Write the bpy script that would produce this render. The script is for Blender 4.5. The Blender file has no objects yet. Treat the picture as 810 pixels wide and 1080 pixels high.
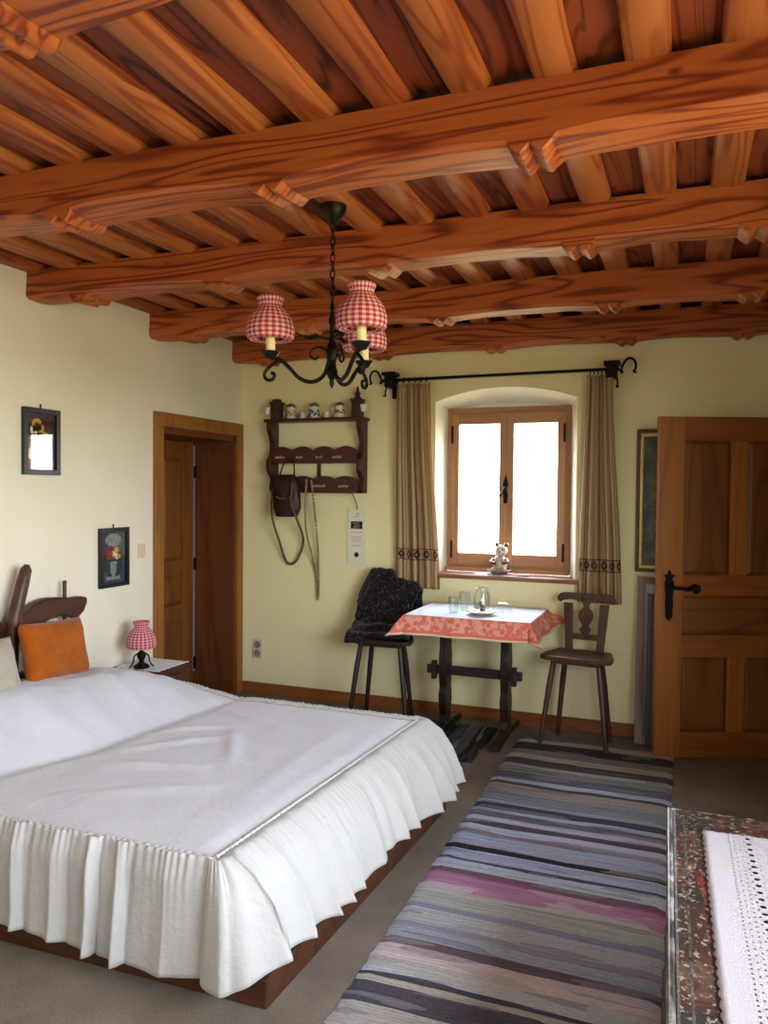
import bpy, math, random
from mathutils import Vector, Matrix, noise as mnoise
random.seed(7)
PI = math.pi
sc = bpy.context.scene
COL = sc.collection

# ------------------------------------------------------------------ helpers
def lin(h):
    h = h.lstrip('#')
    o = []
    for i in (0, 2, 4):
        c = int(h[i:i+2], 16)/255
        o.append(c/12.92 if c <= .04045 else ((c+.055)/1.055)**2.4)
    return (o[0], o[1], o[2], 1)

def ns(x, y=0., z=0.):
    return mnoise.noise(Vector((x, y, z)))

def sstep(a, b, x):
    t = max(0., min(1., (x-a)/(b-a)))
    return t*t*(3-2*t)

def lerp(a, b, t): return a+(b-a)*t

def interp(pts, x):
    if x <= pts[0][0]: return pts[0][1]
    for (x0, y0), (x1, y1) in zip(pts, pts[1:]):
        if x <= x1: return y0+(y1-y0)*(x-x0)/(x1-x0)
    return pts[-1][1]

class MB:
    def __init__(s): s.v = []; s.f = []; s.m = []; s.uv = {}
    def add(s, vs, fs, m=0, M=None, uvs=None):
        o = len(s.v)
        s.v += [tuple(M @ Vector(p)) if M else tuple(p) for p in vs]
        for f in fs:
            if uvs: s.uv[len(s.f)] = [uvs[i] for i in f]
            s.f.append([i+o for i in f]); s.m.append(m)
        return s
    def box(s, x0, x1, y0, y1, z0, z1, m=0, M=None):
        vs = [(x0,y0,z0),(x1,y0,z0),(x1,y1,z0),(x0,y1,z0),(x0,y0,z1),(x1,y0,z1),(x1,y1,z1),(x0,y1,z1)]
        fs = [(0,3,2,1),(4,5,6,7),(0,1,5,4),(1,2,6,5),(2,3,7,6),(3,0,4,7)]
        return s.add(vs, fs, m, M)
    def tube(s, pts, r, n=8, m=0, cap=True, flat=None):
        P = [Vector(p) for p in pts]; k = len(P)
        R = r if isinstance(r, (list, tuple)) else [r]*k
        vs = []; fs = []; up = None
        for i in range(k):
            t = (P[min(i+1, k-1)]-P[max(i-1, 0)])
            if t.length < 1e-9: t = Vector((0,0,1))
            t.normalize()
            if up is None:
                a = Vector((0,0,1)) if abs(t.z) < .9 else Vector((1,0,0))
                up = (a-t*a.dot(t)).normalized()
            else:
                up = up-t*up.dot(t)
                if up.length < 1e-6:
                    a = Vector((0,1,0)); up = a-t*a.dot(t)
                up.normalize()
            b = t.cross(up)
            for j in range(n):
                an = 2*PI*j/n
                q = P[i]+up*(math.cos(an)*R[i])+b*(math.sin(an)*R[i]*(flat or 1))
                vs.append(q)
        for i in range(k-1):
            for j in range(n):
                fs.append((i*n+j, i*n+(j+1) % n, (i+1)*n+(j+1) % n, (i+1)*n+j))
        if cap:
            fs.append(tuple(reversed(range(n)))); fs.append(tuple((k-1)*n+j for j in range(n)))
        return s.add(vs, fs, m)
    def lathe(s, prof, n=24, m=0, M=None, c=(0,0,0), sx=1, sy=1, rip=0, nrip=0):
        vs = []; fs = []; uv = []
        k = len(prof)
        L = [0]
        for a, b in zip(prof, prof[1:]): L.append(L[-1]+math.hypot(a[0]-b[0], a[1]-b[1]))
        for i, (r, z) in enumerate(prof):
            for j in range(n+1):
                a = 2*PI*j/n
                rr = r*(1+rip*math.sin(nrip*a))
                vs.append((c[0]+rr*math.cos(a)*sx, c[1]+rr*math.sin(a)*sy, c[2]+z)); uv.append((j/n, L[i]))
        w = n+1
        for i in range(k-1):
            for j in range(n): fs.append((i*w+j, i*w+j+1, (i+1)*w+j+1, (i+1)*w+j))
        return s.add(vs, fs, m, M, uv)
    def prism(s, out, y0, y1, m=0, M=None):
        """2D outline (x,z) extruded along y"""
        n = len(out)
        vs = [(x, y0, z) for x, z in out]+[(x, y1, z) for x, z in out]
        fs = [tuple(range(n)), tuple(reversed(range(n, 2*n)))]
        for i in range(n):
            j = (i+1) % n; fs.append((i, i+n, j+n, j))
        return s.add(vs, fs, m, M)
    def slab(s, out, z0, z1, m=0, M=None):
        """2D outline (x,y) extruded along z"""
        n = len(out)
        vs = [(x, y, z0) for x, y in out]+[(x, y, z1) for x, y in out]
        fs = [tuple(reversed(range(n))), tuple(range(n, 2*n))]
        for i in range(n):
            j = (i+1) % n; fs.append((i, j, j+n, i+n))
        return s.add(vs, fs, m, M)
    def grid(s, nu, nv, fn, m=0, uvf=None, M=None):
        vs = []; fs = []; uv = []
        for i in range(nu+1):
            for j in range(nv+1):
                vs.append(fn(i/nu, j/nv)); uv.append(uvf(i/nu, j/nv) if uvf else (i/nu, j/nv))
        w = nv+1
        for i in range(nu):
            for j in range(nv): fs.append((i*w+j, (i+1)*w+j, (i+1)*w+j+1, i*w+j+1))
        return s.add(vs, fs, m, M, uv)
    def ball(s, c, r, m=0, n=12, sz=1, sx=1, sy=1):
        pr = [(max(1e-4, r*math.sin(PI*i/n)), -r*sz*math.cos(PI*i/n)) for i in range(n+1)]
        return s.lathe(pr, n*2, m, None, c, sx, sy)
    def build(s, name, mats, parent=None, smooth=40, bevel=0, solid=0, sub=0, seg=2, merge=False, off=-1):
        me = bpy.data.meshes.new(name)
        me.from_pydata(s.v, [], s.f)
        if not isinstance(mats, (list, tuple)): mats = [mats]
        for q in mats: me.materials.append(q)
        me.polygons.foreach_set('material_index', s.m)
        if s.uv:
            ul = me.uv_layers.new(name='UVMap')
            for p in me.polygons:
                if p.index in s.uv:
                    for li, q in zip(p.loop_indices, s.uv[p.index]): ul.data[li].uv = q
        if merge:
            import bmesh
            bm = bmesh.new(); bm.from_mesh(me); bmesh.ops.remove_doubles(bm, verts=bm.verts, dist=1e-5)
            bmesh.ops.recalc_face_normals(bm, faces=bm.faces); bm.to_mesh(me); bm.free()
        if smooth:
            me.polygons.foreach_set('use_smooth', [True]*len(me.polygons))
            me.set_sharp_from_angle(angle=math.radians(smooth))
        me.update()
        o = bpy.data.objects.new(name, me); COL.objects.link(o)
        if parent: o.parent = parent
        if solid:
            md = o.modifiers.new('solid', 'SOLIDIFY'); md.thickness = solid; md.offset = off
        if bevel:
            md = o.modifiers.new('bevel', 'BEVEL'); md.width = bevel; md.segments = seg; md.limit_method = 'ANGLE'; md.angle_limit = math.radians(40)
        if sub:
            md = o.modifiers.new('sub', 'SUBSURF'); md.levels = sub; md.render_levels = sub
        return o

def tag(o, label=None, cat=None, group=None, kind=None):
    if label: o['label'] = label
    if cat: o['category'] = cat
    if group: o['group'] = group
    if kind: o['kind'] = kind
    return o
def thing(name, label, cat, loc=(0,0,0), rz=0, group=None):
    o = bpy.data.objects.new(name, None); COL.objects.link(o)
    o.empty_display_size = .1
    o.location = loc; o.rotation_euler = (0, 0, rz)
    return tag(o, label, cat, group)
def struct(o): o['kind'] = 'structure'; return o
def sempty(name, loc=(0,0,0), rz=0):
    o = bpy.data.objects.new(name, None); COL.objects.link(o); o.location = loc; o.rotation_euler = (0,0,rz)
    return struct(o)
def copy_tree(o, parent=None):
    c = o.copy(); COL.objects.link(c)
    if parent: c.parent = parent
    for ch in o.children: copy_tree(ch, c)
    return c
def RZ(a, loc=(0,0,0)): return Matrix.Translation(loc) @ Matrix.Rotation(a, 4, 'Z')

# ------------------------------------------------------------------ materials
class NT:
    def __init__(s, name):
        s.mat = bpy.data.materials.new(name); s.mat.use_nodes = True
        s.t = s.mat.node_tree; s.t.nodes.clear()
        s.out = s.n('ShaderNodeOutputMaterial'); s.b = s.n('ShaderNodeBsdfPrincipled')
        s.l(s.b.outputs[0], s.out.inputs[0])
    def n(s, ty, **k):
        q = s.t.nodes.new(ty)
        for a, v in k.items(): setattr(q, a, v)
        return q
    def l(s, a, b): s.t.links.new(a, b)
    def inp(s, sock, v):
        if hasattr(v, 'node'): s.l(v, sock)
        else: sock.default_value = v
    def math(s, op, a, b=0., c=0.):
        q = s.n('ShaderNodeMath', operation=op)
        for i, v in enumerate((a, b, c)): s.inp(q.inputs[i], v)
        return q.outputs[0]
    def mix(s, f, a, b, bt='MIX'):
        q = s.n('ShaderNodeMix', data_type='RGBA', blend_type=bt)
        s.inp(q.inputs[0], f); s.inp(q.inputs[6], a); s.inp(q.inputs[7], b)
        return q.outputs[2]
    def ramp(s, f, st, const=False):
        q = s.n('ShaderNodeValToRGB')
        e = q.color_ramp.elements
        if const: q.color_ramp.interpolation = 'CONSTANT'
        e[0].position = st[0][0]; e[0].color = st[0][1]
        e[1].position = st[-1][0]; e[1].color = st[-1][1]
        for p, c in st[1:-1]:
            k = e.new(p); k.color = c
        s.inp(q.inputs[0], f)
        return q.outputs[0]
    def noise(s, vec, scale, detail=2., rough=.5, dist=0.):
        q = s.n('ShaderNodeTexNoise')
        q.inputs['Scale'].default_value = scale; q.inputs['Detail'].default_value = detail
        q.inputs['Roughness'].default_value = rough; q.inputs['Distortion'].default_value = dist
        if vec is not None: s.l(vec, q.inputs['Vector'])
        return q.outputs[0]
    def obj(s): return s.n('ShaderNodeTexCoord').outputs['Object']
    def uv(s): return s.n('ShaderNodeTexCoord').outputs['UV']
    def xyz(s, v):
        q = s.n('ShaderNodeSeparateXYZ'); s.l(v, q.inputs[0]); return q.outputs
    def comb(s, x, y, z):
        q = s.n('ShaderNodeCombineXYZ')
        for i, v in enumerate((x, y, z)): s.inp(q.inputs[i], v)
        return q.outputs[0]
    def vmul(s, v, k):
        q = s.n('ShaderNodeVectorMath', operation='MULTIPLY'); s.l(v, q.inputs[0]); q.inputs[1].default_value = k; return q.outputs[0]
    def vadd(s, v, k):
        q = s.n('ShaderNodeVectorMath', operation='ADD'); s.l(v, q.inputs[0]); s.inp(q.inputs[1], k); return q.outputs[0]
    def rnd(s): return s.n('ShaderNodeObjectInfo').outputs['Random']
    def bump(s, h, st=.3, d=.01):
        q = s.n('ShaderNodeBump'); q.inputs['Strength'].default_value = st; q.inputs['Distance'].default_value = d
        s.l(h, q.inputs['Height']); s.l(q.outputs[0], s.b.inputs['Normal'])
    def set(s, col=None, rough=None, metal=None, spec=None, **k):
        if col is not None: s.inp(s.b.inputs['Base Color'], col)
        if rough is not None: s.inp(s.b.inputs['Roughness'], rough)
        if metal is not None: s.b.inputs['Metallic'].default_value = metal
        if spec is not None: s.b.inputs['Specular IOR Level'].default_value = spec
        for a, v in k.items(): s.b.inputs[a.replace('_', ' ')].default_value = v
        return s.mat

def wood(name, dark, mid, light, axis='X', scale=1., rings=9., rough=.5, bump=.15, board=None, spec=.4, line=.55, pw=4., big=.5, st=.11):
    t = NT(name)
    v = t.obj()
    r = t.rnd()
    off = t.math('MULTIPLY', r, 23.)
    v = t.vadd(v, t.comb(off, off, off))
    if board:      # (axis index, period): every board its own piece of timber
        x = t.xyz(t.obj())
        k = t.math('FLOOR', t.math('DIVIDE', t.math('SUBTRACT', x[board[0]], board[2]), board[1]))
        w = t.n('ShaderNodeTexWhiteNoise', noise_dimensions='1D'); t.l(k, w.inputs['W'])
        o2 = t.math('MULTIPLY', w.outputs['Value'], 31.)
        v = t.vadd(v, t.comb(o2, o2, o2)); bv = w.outputs['Value']
    g = {'X': (st, 1, 1), 'Y': (1, st, 1), 'Z': (1, 1, st)}[axis]
    f = {'X': (.03, 1, 1), 'Y': (1, .03, 1), 'Z': (1, 1, .03)}[axis]
    a = t.vmul(v, tuple(q*scale for q in g))
    n1 = t.noise(a, 4.2, 2., .45, .35)
    ring = t.math('SINE', t.math('MULTIPLY', n1, rings*6.283))
    ring = t.math('MULTIPLY_ADD', ring, .5, .5)
    ring = t.math('POWER', ring, pw)
    n2 = t.noise(t.vmul(v, tuple(q*scale for q in f)), 60., 3., .6)
    n3 = t.noise(t.vmul(v, tuple(q*scale for q in g)), 1.8, 3., .6)
    h = t.math('ADD', t.math('MULTIPLY', ring, line), t.math('MULTIPLY', n2, .35))
    h = t.math('ADD', h, t.math('MULTIPLY', t.math('SUBTRACT', n3, .5), big))
    if board: h = t.math('ADD', h, t.math('MULTIPLY', t.math('SUBTRACT', bv, .5), .4))
    c = t.ramp(h, [(.05, lin(light)), (.45, lin(mid)), (.95, lin(dark))])
    # knots
    vo = t.n('ShaderNodeTexVoronoi'); vo.inputs['Scale'].default_value = 2.2*scale
    t.l(t.vmul(v, {'X': (.6,1,1), 'Y': (1,.6,1), 'Z': (1,1,.6)}[axis]), vo.inputs['Vector'])
    kn = t.ramp(vo.outputs['Distance'], [(.02, (1,1,1,1)), (.06, (0,0,0,1))])
    c = t.mix(t.math('MULTIPLY', kn, .8 if board or name == 'beam timber' else .0), c, lin(dark))
    t.bump(h, bump, .004)
    return t.set(c, rough, spec=spec)

def plain(name, col, rough=.5, metal=0., spec=.4, var=.12, vs=25., bump=0., **k):
    t = NT(name); c = lin(col)
    n = t.noise(t.obj(), vs, 3., .6)
    d = tuple(x*(1-var*2) for x in c[:3])+(1,)
    l = tuple(min(1, x*(1+var)) for x in c[:3])+(1,)
    if bump: t.bump(n, bump, .004)
    return t.set(t.ramp(n, [(.3, d), (.7, l)]), rough, metal, spec, **k)

def fabric(name, col, var=.1, scale=400., rough=.9, bump=.25, big=6.):
    t = NT(name); c = lin(col)
    v = t.obj()
    n = t.noise(v, big, 3., .6)
    w1 = t.noise(t.vmul(v, (1,.08,1)), scale, 1.); w2 = t.noise(t.vmul(v, (.08,1,1)), scale, 1.)
    w = t.math('ADD', w1, w2)
    h = t.math('ADD', t.math('MULTIPLY', n, .7), t.math('MULTIPLY', w, .35))
    d = tuple(x*(1-var*1.6) for x in c[:3])+(1,)
    l = tuple(min(1, x*(1+var)) for x in c[:3])+(1,)
    t.bump(w, bump, .002)
    return t.set(t.ramp(h, [(.4, d), (.95, l)]), rough, spec=.15, Sheen_Weight=.15)

m_beam = wood('beam timber', '#421709', '#95421d', '#bb6832', 'X', 1.9, 9, .5, .3, line=.5, st=.08)
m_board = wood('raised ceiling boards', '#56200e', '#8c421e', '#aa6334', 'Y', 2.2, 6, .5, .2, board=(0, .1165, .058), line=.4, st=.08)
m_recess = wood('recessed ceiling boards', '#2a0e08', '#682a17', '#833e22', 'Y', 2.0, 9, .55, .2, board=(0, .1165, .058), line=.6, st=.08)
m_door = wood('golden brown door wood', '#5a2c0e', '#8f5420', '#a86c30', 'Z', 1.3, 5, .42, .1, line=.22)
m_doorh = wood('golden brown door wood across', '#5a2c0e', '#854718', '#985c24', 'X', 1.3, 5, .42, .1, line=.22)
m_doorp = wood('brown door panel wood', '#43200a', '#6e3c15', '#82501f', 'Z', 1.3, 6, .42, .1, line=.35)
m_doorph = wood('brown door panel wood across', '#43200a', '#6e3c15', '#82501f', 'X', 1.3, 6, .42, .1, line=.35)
m_darkdoor = wood('dark brown door wood', '#3a1c0a', '#6a3a17', '#83501f', 'Z', 1.3, 5, .45, .1, line=.25)
m_jamb = wood('dark brown jamb wood', '#321608', '#5c2e14', '#70401d', 'Z', 1.3, 5, .45, .1, line=.25)
m_casing = wood('door casing wood', '#4a250c', '#84511f', '#9c672c', 'Z', 1.3, 5, .45, .1, line=.25)
m_base = wood('baseboard wood', '#4a230d', '#80451b', '#955a26', 'X', 1.3, 5, .5, .1, line=.25)
m_winz = wood('window wood upright', '#6a4226', '#a0704a', '#b4875f', 'Z', 1.3, 4, .45, .08, line=.2)
m_winx = wood('window wood level', '#6a4226', '#a0704a', '#b4875f', 'X', 1.3, 4, .45, .08, line=.2)
m_sill = wood('window sill wood', '#4e2c1c', '#74492f', '#8c5e40', 'X', 1.3, 4, .5, .08, line=.2)
m_bed = wood('bed platform wood', '#200d07', '#432415', '#57331c', 'X', 1.1, 5, .45, .1, line=.3)
m_bedy = wood('bed platform wood foot', '#1c0b06', '#391c10', '#4b2917', 'Y', 1.1, 5, .45, .1, line=.3)
m_head = wood('headboard wood', '#1d0e09', '#3d2116', '#54301f', 'Y', 1.2, 5, .45, .15, line=.3)
m_black = wood('near black stained wood', '#0c0706', '#1d120d', '#2e1e16', 'Z', 1.2, 5, .45, .1, line=.3)
m_chair = wood('dark brown chair wood', '#1c0f0a', '#40261a', '#5d3c28', 'Z', 1.2, 5, .42, .1, line=.3)
m_shelf = wood('reddish black rack wood', '#160807', '#3a1813', '#4f241b', 'X', 1.2, 5, .42, .1, line=.3)
m_stand = wood('nightstand wood', '#1d0d07', '#3c2012', '#50301c', 'Y', 1.2, 5, .45, .1, line=.3)
m_grey = wood('weathered grey frame wood', '#3c352b', '#77695a', '#93877a', 'Z', 1.5, 5, .7, .2, line=.3)
m_iron = plain('black wrought iron', '#16120f', .5, .6, .4, .3, 60, .3)
m_ironw = plain('worn bronze iron', '#241a12', .45, .6, .4, .3, 60, .3)
m_gold = plain('gold leaf frame', '#f0dc84', .5, .1, .5, .12, 40)
m_frame = plain('black picture frame', '#0e0c0c', .35, 0, .5, .2, 30)
m_white = plain('white glazed ceramic', '#e8e4da', .25, 0, .5, .04, 20)
m_cream = plain('candle sleeve cream', '#e9d9a0', .5, 0, .3, .06, 20)
m_paper = plain('white paper card', '#e4dfc8', .8, 0, .2, .02, 20)
m_ink = plain('black ink', '#22201f', .8, 0, .2, .1, 20)
m_inkg = plain('grey ink', '#a8a496', .8, 0, .2, .1, 20)
m_switch = plain('ivory switch plastic', '#d8c3a4', .45, 0, .4, .03, 20)
m_pewter = plain('pewter lid', '#8b8878', .38, .8, .5, .1, 30)
m_leather = plain('dark brown leather', '#2e1911', .5, 0, .4, .4, 30, .5)
m_bead = plain('brown wooden beads', '#6d4a3a', .45, 0, .4, .25, 90)
m_beadl = plain('pale horn beads', '#9a8466', .45, 0, .4, .25, 90)
m_linen = fabric('white linen', '#c8c6ca', .05, 300, .92, .3, 5)
m_linen2 = fabric('ivory ruffle linen', '#bdbab4', .06, 300, .92, .3, 5)
for m__ in (m_linen, m_linen2):      # soft crumpling of washed linen
    nt_ = m__.node_tree; bs_ = next(n for n in nt_.nodes if n.type == 'BSDF_PRINCIPLED'); b0 = next(n for n in nt_.nodes if n.type == 'BUMP')
    tc0 = nt_.nodes.new('ShaderNodeTexCoord'); nz = nt_.nodes.new('ShaderNodeTexNoise'); nz.inputs['Scale'].default_value = 26; nz.inputs['Detail'].default_value = 4; nz.inputs['Distortion'].default_value = .8
    nt_.links.new(tc0.outputs['Object'], nz.inputs['Vector'])
    b1 = nt_.nodes.new('ShaderNodeBump'); b1.inputs['Strength'].default_value = .35; b1.inputs['Distance'].default_value = .012
    nt_.links.new(nz.outputs[0], b1.inputs['Height']); nt_.links.new(b0.outputs[0], b1.inputs['Normal']); nt_.links.new(b1.outputs[0], bs_.inputs['Normal'])
    b0.inputs['Strength'].default_value = .12
m_orange = fabric('orange weave', '#9c4d0d', .22, 260, .9, .6, 12)
m_pillow = fabric('grey beige weave', '#a59a86', .12, 260, .9, .5, 12)
m_matt = fabric('mattress ticking', '#cfc9bf', .05)
m_doily = fabric('white crochet', '#d9d6d4', .06, 200)
m_pinkd = fabric('pink cloth', '#b8506a', .1, 200)
m_strip = plain('pale lilac strip', '#8d7f80', .4, 0, .4, .05, 20)

def plaster(name, col, col2):
    t = NT(name); v = t.obj()
    n = t.noise(v, 1.3, 4., .6); n2 = t.noise(v, 45., 4., .6); n3 = t.noise(v, 7., 3., .6)
    t.bump(t.math('ADD', t.math('MULTIPLY', n2, .5), n3), .25, .012)
    return t.set(t.ramp(n, [(.35, lin(col)), (.65, lin(col2))]), .92, spec=.15)
m_wall = plaster('cream plaster', '#e2d9c0', '#e7dfca')
m_niche = plaster('white niche plaster', '#e2dfcf', '#e8e5d6')
m_wallb = plaster('yellow cream plaster', '#ece1ac', '#f0e6b6')

t = NT('grey brown carpet'); v = t.obj()
n = t.noise(v, 150., 3., .8); n2 = t.noise(v, 3., 3., .6)
t.bump(n, .6, .004)
c = t.ramp(t.math('ADD', t.math('MULTIPLY', n, .6), t.math('MULTIPLY', n2, .4)), [(.3, lin('#5c5247')), (.7, lin('#978b7d'))])
m_floor = t.set(c, .95, spec=.1)

# glass: thin pane, partly mirror, mostly see-through
def pane_glass(name, base=.07, tint=(1,1,1,1)):
    t = NT(name); t.t.nodes.remove(t.b)
    tr = t.n('ShaderNodeBsdfTransparent'); tr.inputs[0].default_value = tint
    gl = t.n('ShaderNodeBsdfGlossy'); gl.inputs['Roughness'].default_value = .02
    fr = t.n('ShaderNodeLayerWeight'); fr.inputs[0].default_value = .5
    mx = t.n('ShaderNodeMixShader')
    t.l(t.math('MULTIPLY_ADD', t.math('POWER', fr.outputs['Facing'], 5.), 1-base, base), mx.inputs[0]); t.l(tr.outputs[0], mx.inputs[1]); t.l(gl.outputs[0], mx.inputs[2])
    t.l(mx.outputs[0], t.out.inputs[0])
    return t.mat
m_pane = pane_glass('clear window glass', .04)
m_picglass = pane_glass('picture glass', .05)
m_glass = pane_glass('thin clear glass', .10, (.93,.96,.96,1))

def gingham(name, nu, dv, a='#c2304a', b='#f3dcd6'):
    t = NT(name); x = t.xyz(t.uv())
    def sq(q): return t.math('GREATER_THAN', t.math('FRACT', q), .5)
    s1 = sq(t.math('MULTIPLY', x[0], nu)); s2 = sq(t.math('DIVIDE', x[1], dv))
    k = t.math('MULTIPLY', t.math('ADD', s1, s2), .5)
    c = t.ramp(k, [(0, lin(b)), (.5, lin('#e08a8c')), (1, lin(a))])
    t.set(c, .85, spec=.1)
    tl = t.n('ShaderNodeBsdfTranslucent'); t.l(c, tl.inputs[0])
    mx = t.n('ShaderNodeMixShader'); mx.inputs[0].default_value = .35
    t.l(t.b.outputs[0], mx.inputs[1]); t.l(tl.outputs[0], mx.inputs[2]); t.l(mx.outputs[0], t.out.inputs[0])
    return t.mat
m_ging = gingham('red and white gingham', 22, .018)

# ------------------------------------------------------------------ room constants
XL, XR, YB, YF, ZC = -3.176, .74, 5.15, -1.8, 2.70
# floor
o = struct(MB().box(XL-.5, XR+1.3, YF-.1, YB+.1, -.1, 0).build('floor', m_floor, smooth=0))

# ceiling: recessed boards above, raised boards laid between
mb = MB()
per = .233; bw = .118
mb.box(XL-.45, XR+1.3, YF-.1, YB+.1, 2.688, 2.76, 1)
k = -16
while True:
    x0 = .058+k*per
    if x0 > XR+1.2: break
    if x0 > XL-.3:
        x1 = x0+bw
        g = .012
        def prof(u, v, x0=x0, x1=x1):
            y = lerp(YF, YB+.05, v)
            P = [(x0, 2.69), (x0+.003, 2.662), (x0+g, 2.652), (x1-g, 2.652), (x1-.003, 2.662), (x1, 2.69)]
            i = int(round(u*5)); px, pz = P[i]
            e = (ns(y*2.2, x0*9, 1)*.006) if i < 3 else (ns(y*2.2, x0*9, 7)*.006)
            return (px+e, y, pz+ns(y*4, px*8, 3)*.003)
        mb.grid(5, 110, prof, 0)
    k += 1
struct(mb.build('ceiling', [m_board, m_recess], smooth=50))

# left wall with the deep doorway
mb = MB()
DY0, DY1, DZ = 4.17, 5.06, 1.955
mb.box(XL-.4, XL, YF, DY0, 0, ZC)
mb.box(XL-.4, XL, DY1, YB+.1, 0, ZC)
mb.box(XL-.4, XL, DY0, DY1, DZ, ZC)
struct(mb.build('wall_left', m_wall, smooth=0))
struct(MB().box(XL-.45, XL-.42, DY0-.3, DY1+.3, 0, 2.3).build('wall_passage', m_wall, smooth=0))
# front wall
mb = MB()
FWX0, FWX1, FWZ0, FWZ1 = -.25, .5, .95, 2.15
mb.box(XL-.4, FWX0, YF-.3, YF, 0, ZC); mb.box(FWX1, XR+.4, YF-.3, YF, 0, ZC)
mb.box(FWX0, FWX1, YF-.3, YF, 0, FWZ0); mb.box(FWX0, FWX1, YF-.3, YF, FWZ1, ZC)
struct(mb.build('wall_front', m_wall, smooth=0))
# right wall: window opening beside the camera, doorway near the back corner
RW0, RW1, RZ0, RZ1 = -.1, 2.7, .85, 2.3
mb = MB()
mb.box(XR, XR+.3, YF, RW0, 0, ZC); mb.box(XR, XR+.3, RW1, 4.2, 0, ZC)
mb.box(XR, XR+.3, RW0, RW1, 0, RZ0); mb.box(XR, XR+.3, RW0, RW1, RZ1, ZC)
mb.box(XR, XR+.3, 4.2, 5.08, 2.02, ZC); mb.box(XR, XR+.3, 5.08, YB+.1, 0, ZC)
mb.box(XR+1.2, XR+1.25, 3.9, YB+.1, 0, ZC); mb.box(XR+.3, XR+1.2, 3.9, 3.95, 0, ZC); mb.box(XR+.3, XR+1.2, 5.2, 5.25, 0, ZC)
struct(mb.build('wall_right', m_wall, smooth=0))

# back wall with the arched window niche
NX0, NX1 = -1.631, -.672      # niche at the wall face
SILL = .985
def arch(x, x0, x1, zs, rise):
    c = (x0+x1)/2; h = (x1-x0)/2; t = (x-c)/h
    return zs+rise*max(0, 1-t*t)
mb = MB()
xs = [XL-.4]+[NX0+(NX1-NX0)*i/32 for i in range(33)]+[XR+1.3]
def wq(x0, z0, x1, z1, z2, z3): mb.add([(x0,YB,z0),(x1,YB,z1),(x1,YB,z2),(x0,YB,z3)], [(0,1,2,3)])
wq(XL-.4, 0, NX0, 0, ZC, ZC); wq(NX1, 0, XR+1.3, 0, ZC, ZC)
zs, rise = 2.165, .085
for a, b in zip(xs[1:-1], xs[2:-1]):
    wq(a, 0, b, 0, SILL-.03, SILL-.03)
    wq(a, arch(a,NX0,NX1,zs,rise), b, arch(b,NX0,NX1,zs,rise), ZC, ZC)
# splayed reveal
WX0, WX1, WY = -1.598, -.732, 5.33
BX0, BX1 = WX0+.006, WX1-.006
fr = [(NX0, SILL-.03), (NX0, zs)]; bk = [(BX0, SILL-.03), (BX0, 2.13)]
for i in range(1, 32):
    x = NX0+(NX1-NX0)*i/32; fr.append((x, arch(x,NX0,NX1,zs,rise)))
    x = BX0+(BX1-BX0)*i/32; bk.append((x, arch(x,BX0,BX1,2.13,.035)))
fr += [(NX1, zs), (NX1, SILL-.03)]; bk += [(BX1, 2.13), (BX1, SILL-.03)]
for i in range(len(fr)-1):
    mb.add([(fr[i][0],YB,fr[i][1]),(fr[i+1][0],YB,fr[i+1][1]),(bk[i+1][0],WY+.02,bk[i+1][1]),(bk[i][0],WY+.02,bk[i][1])], [(0,1,2,3)], 1)
mb.add([(fr[0][0],YB,fr[0][1]),(fr[-1][0],YB,fr[-1][1]),(bk[-1][0],WY+.1,bk[-1][1]),(bk[0][0],WY+.1,bk[0][1])], [(0,1,2,3)], 1)
mb.add([(BX0,WY+.02,2.13),(BX1,WY+.02,2.13),(BX1,WY+.02,2.20),(BX0,WY+.02,2.20)], [(0,1,2,3)], 1)
struct(mb.build('wall_back', [m_wallb, m_niche], smooth=0))

# baseboards
mb = MB().box(XL, XR, YB-.022, YB, 0, .072).box(XL, XR, YB-.016, YB, .072, .082)
struct(mb.build('baseboard_back', m_base, smooth=0, bevel=.003))
mb = MB().box(XL, XL+.02, YF, DY0-.09, 0, .08)
struct(mb.build('baseboard_left', m_base, smooth=0, bevel=.003))
mb = MB().box(XR-.02, XR, YF, 4.1, 0, .08)
struct(mb.build('baseboard_right', m_base, smooth=0, bevel=.003))

# ------------------------------------------------------------------ window in the niche
w = sempty('window_1', (0, WY, 0))
WZ0, WZ1 = 1.0, 2.137
mb = MB()
fw = .045
mb.box(WX0, WX0+fw, 0, .07, WZ0, WZ1).box(WX1-fw, WX1, 0, .07, WZ0, WZ1)
mb.box(WX0+fw, WX1-fw, 0, .07, WZ1-fw, WZ1, 1).box(WX0+fw, WX1-fw, 0, .07, WZ0, WZ0+.04, 1)
mb.build('window_frame', [m_winz, m_winx], w, 0, .004)
xm = -1.17
for (a, b, side) in ((WX0+.038, xm+.004, 0), (xm-.004+.004, WX1-.038, 1)):
    z0, z1 = WZ0+.035, WZ1-.04
    s = .052
    mb = MB()
    yf = -.016
    mb.box(a, a+s, yf, .04, z0, z1).box(b-s, b, yf, .04, z0, z1)
    mb.box(a+s, b-s, yf, .04, z0, z0+.082, 1).box(a+s, b-s, yf, .04, z1-.076, z1, 1)
    ca = mb.build('casement', [m_winz, m_winx], w, 0, .005)
    mb = MB().box(a+s-.002, b-s+.002, .010, .013, z0+.08, z1-.074)
    mb.build('pane', m_pane, ca, 0)
    hx = a+.004 if side == 0 else b-.004
    for hz in (1.14, 1.95):
        mb = MB().tube([(hx, -.022, hz-.05), (hx, -.022, hz+.05)], .008, 8)
        mb.ball((hx, -.022, hz+.055), .008, n=6).ball((hx, -.022, hz-.055), .008, n=6)
        mb.build('hinge', m_iron, ca)
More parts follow.
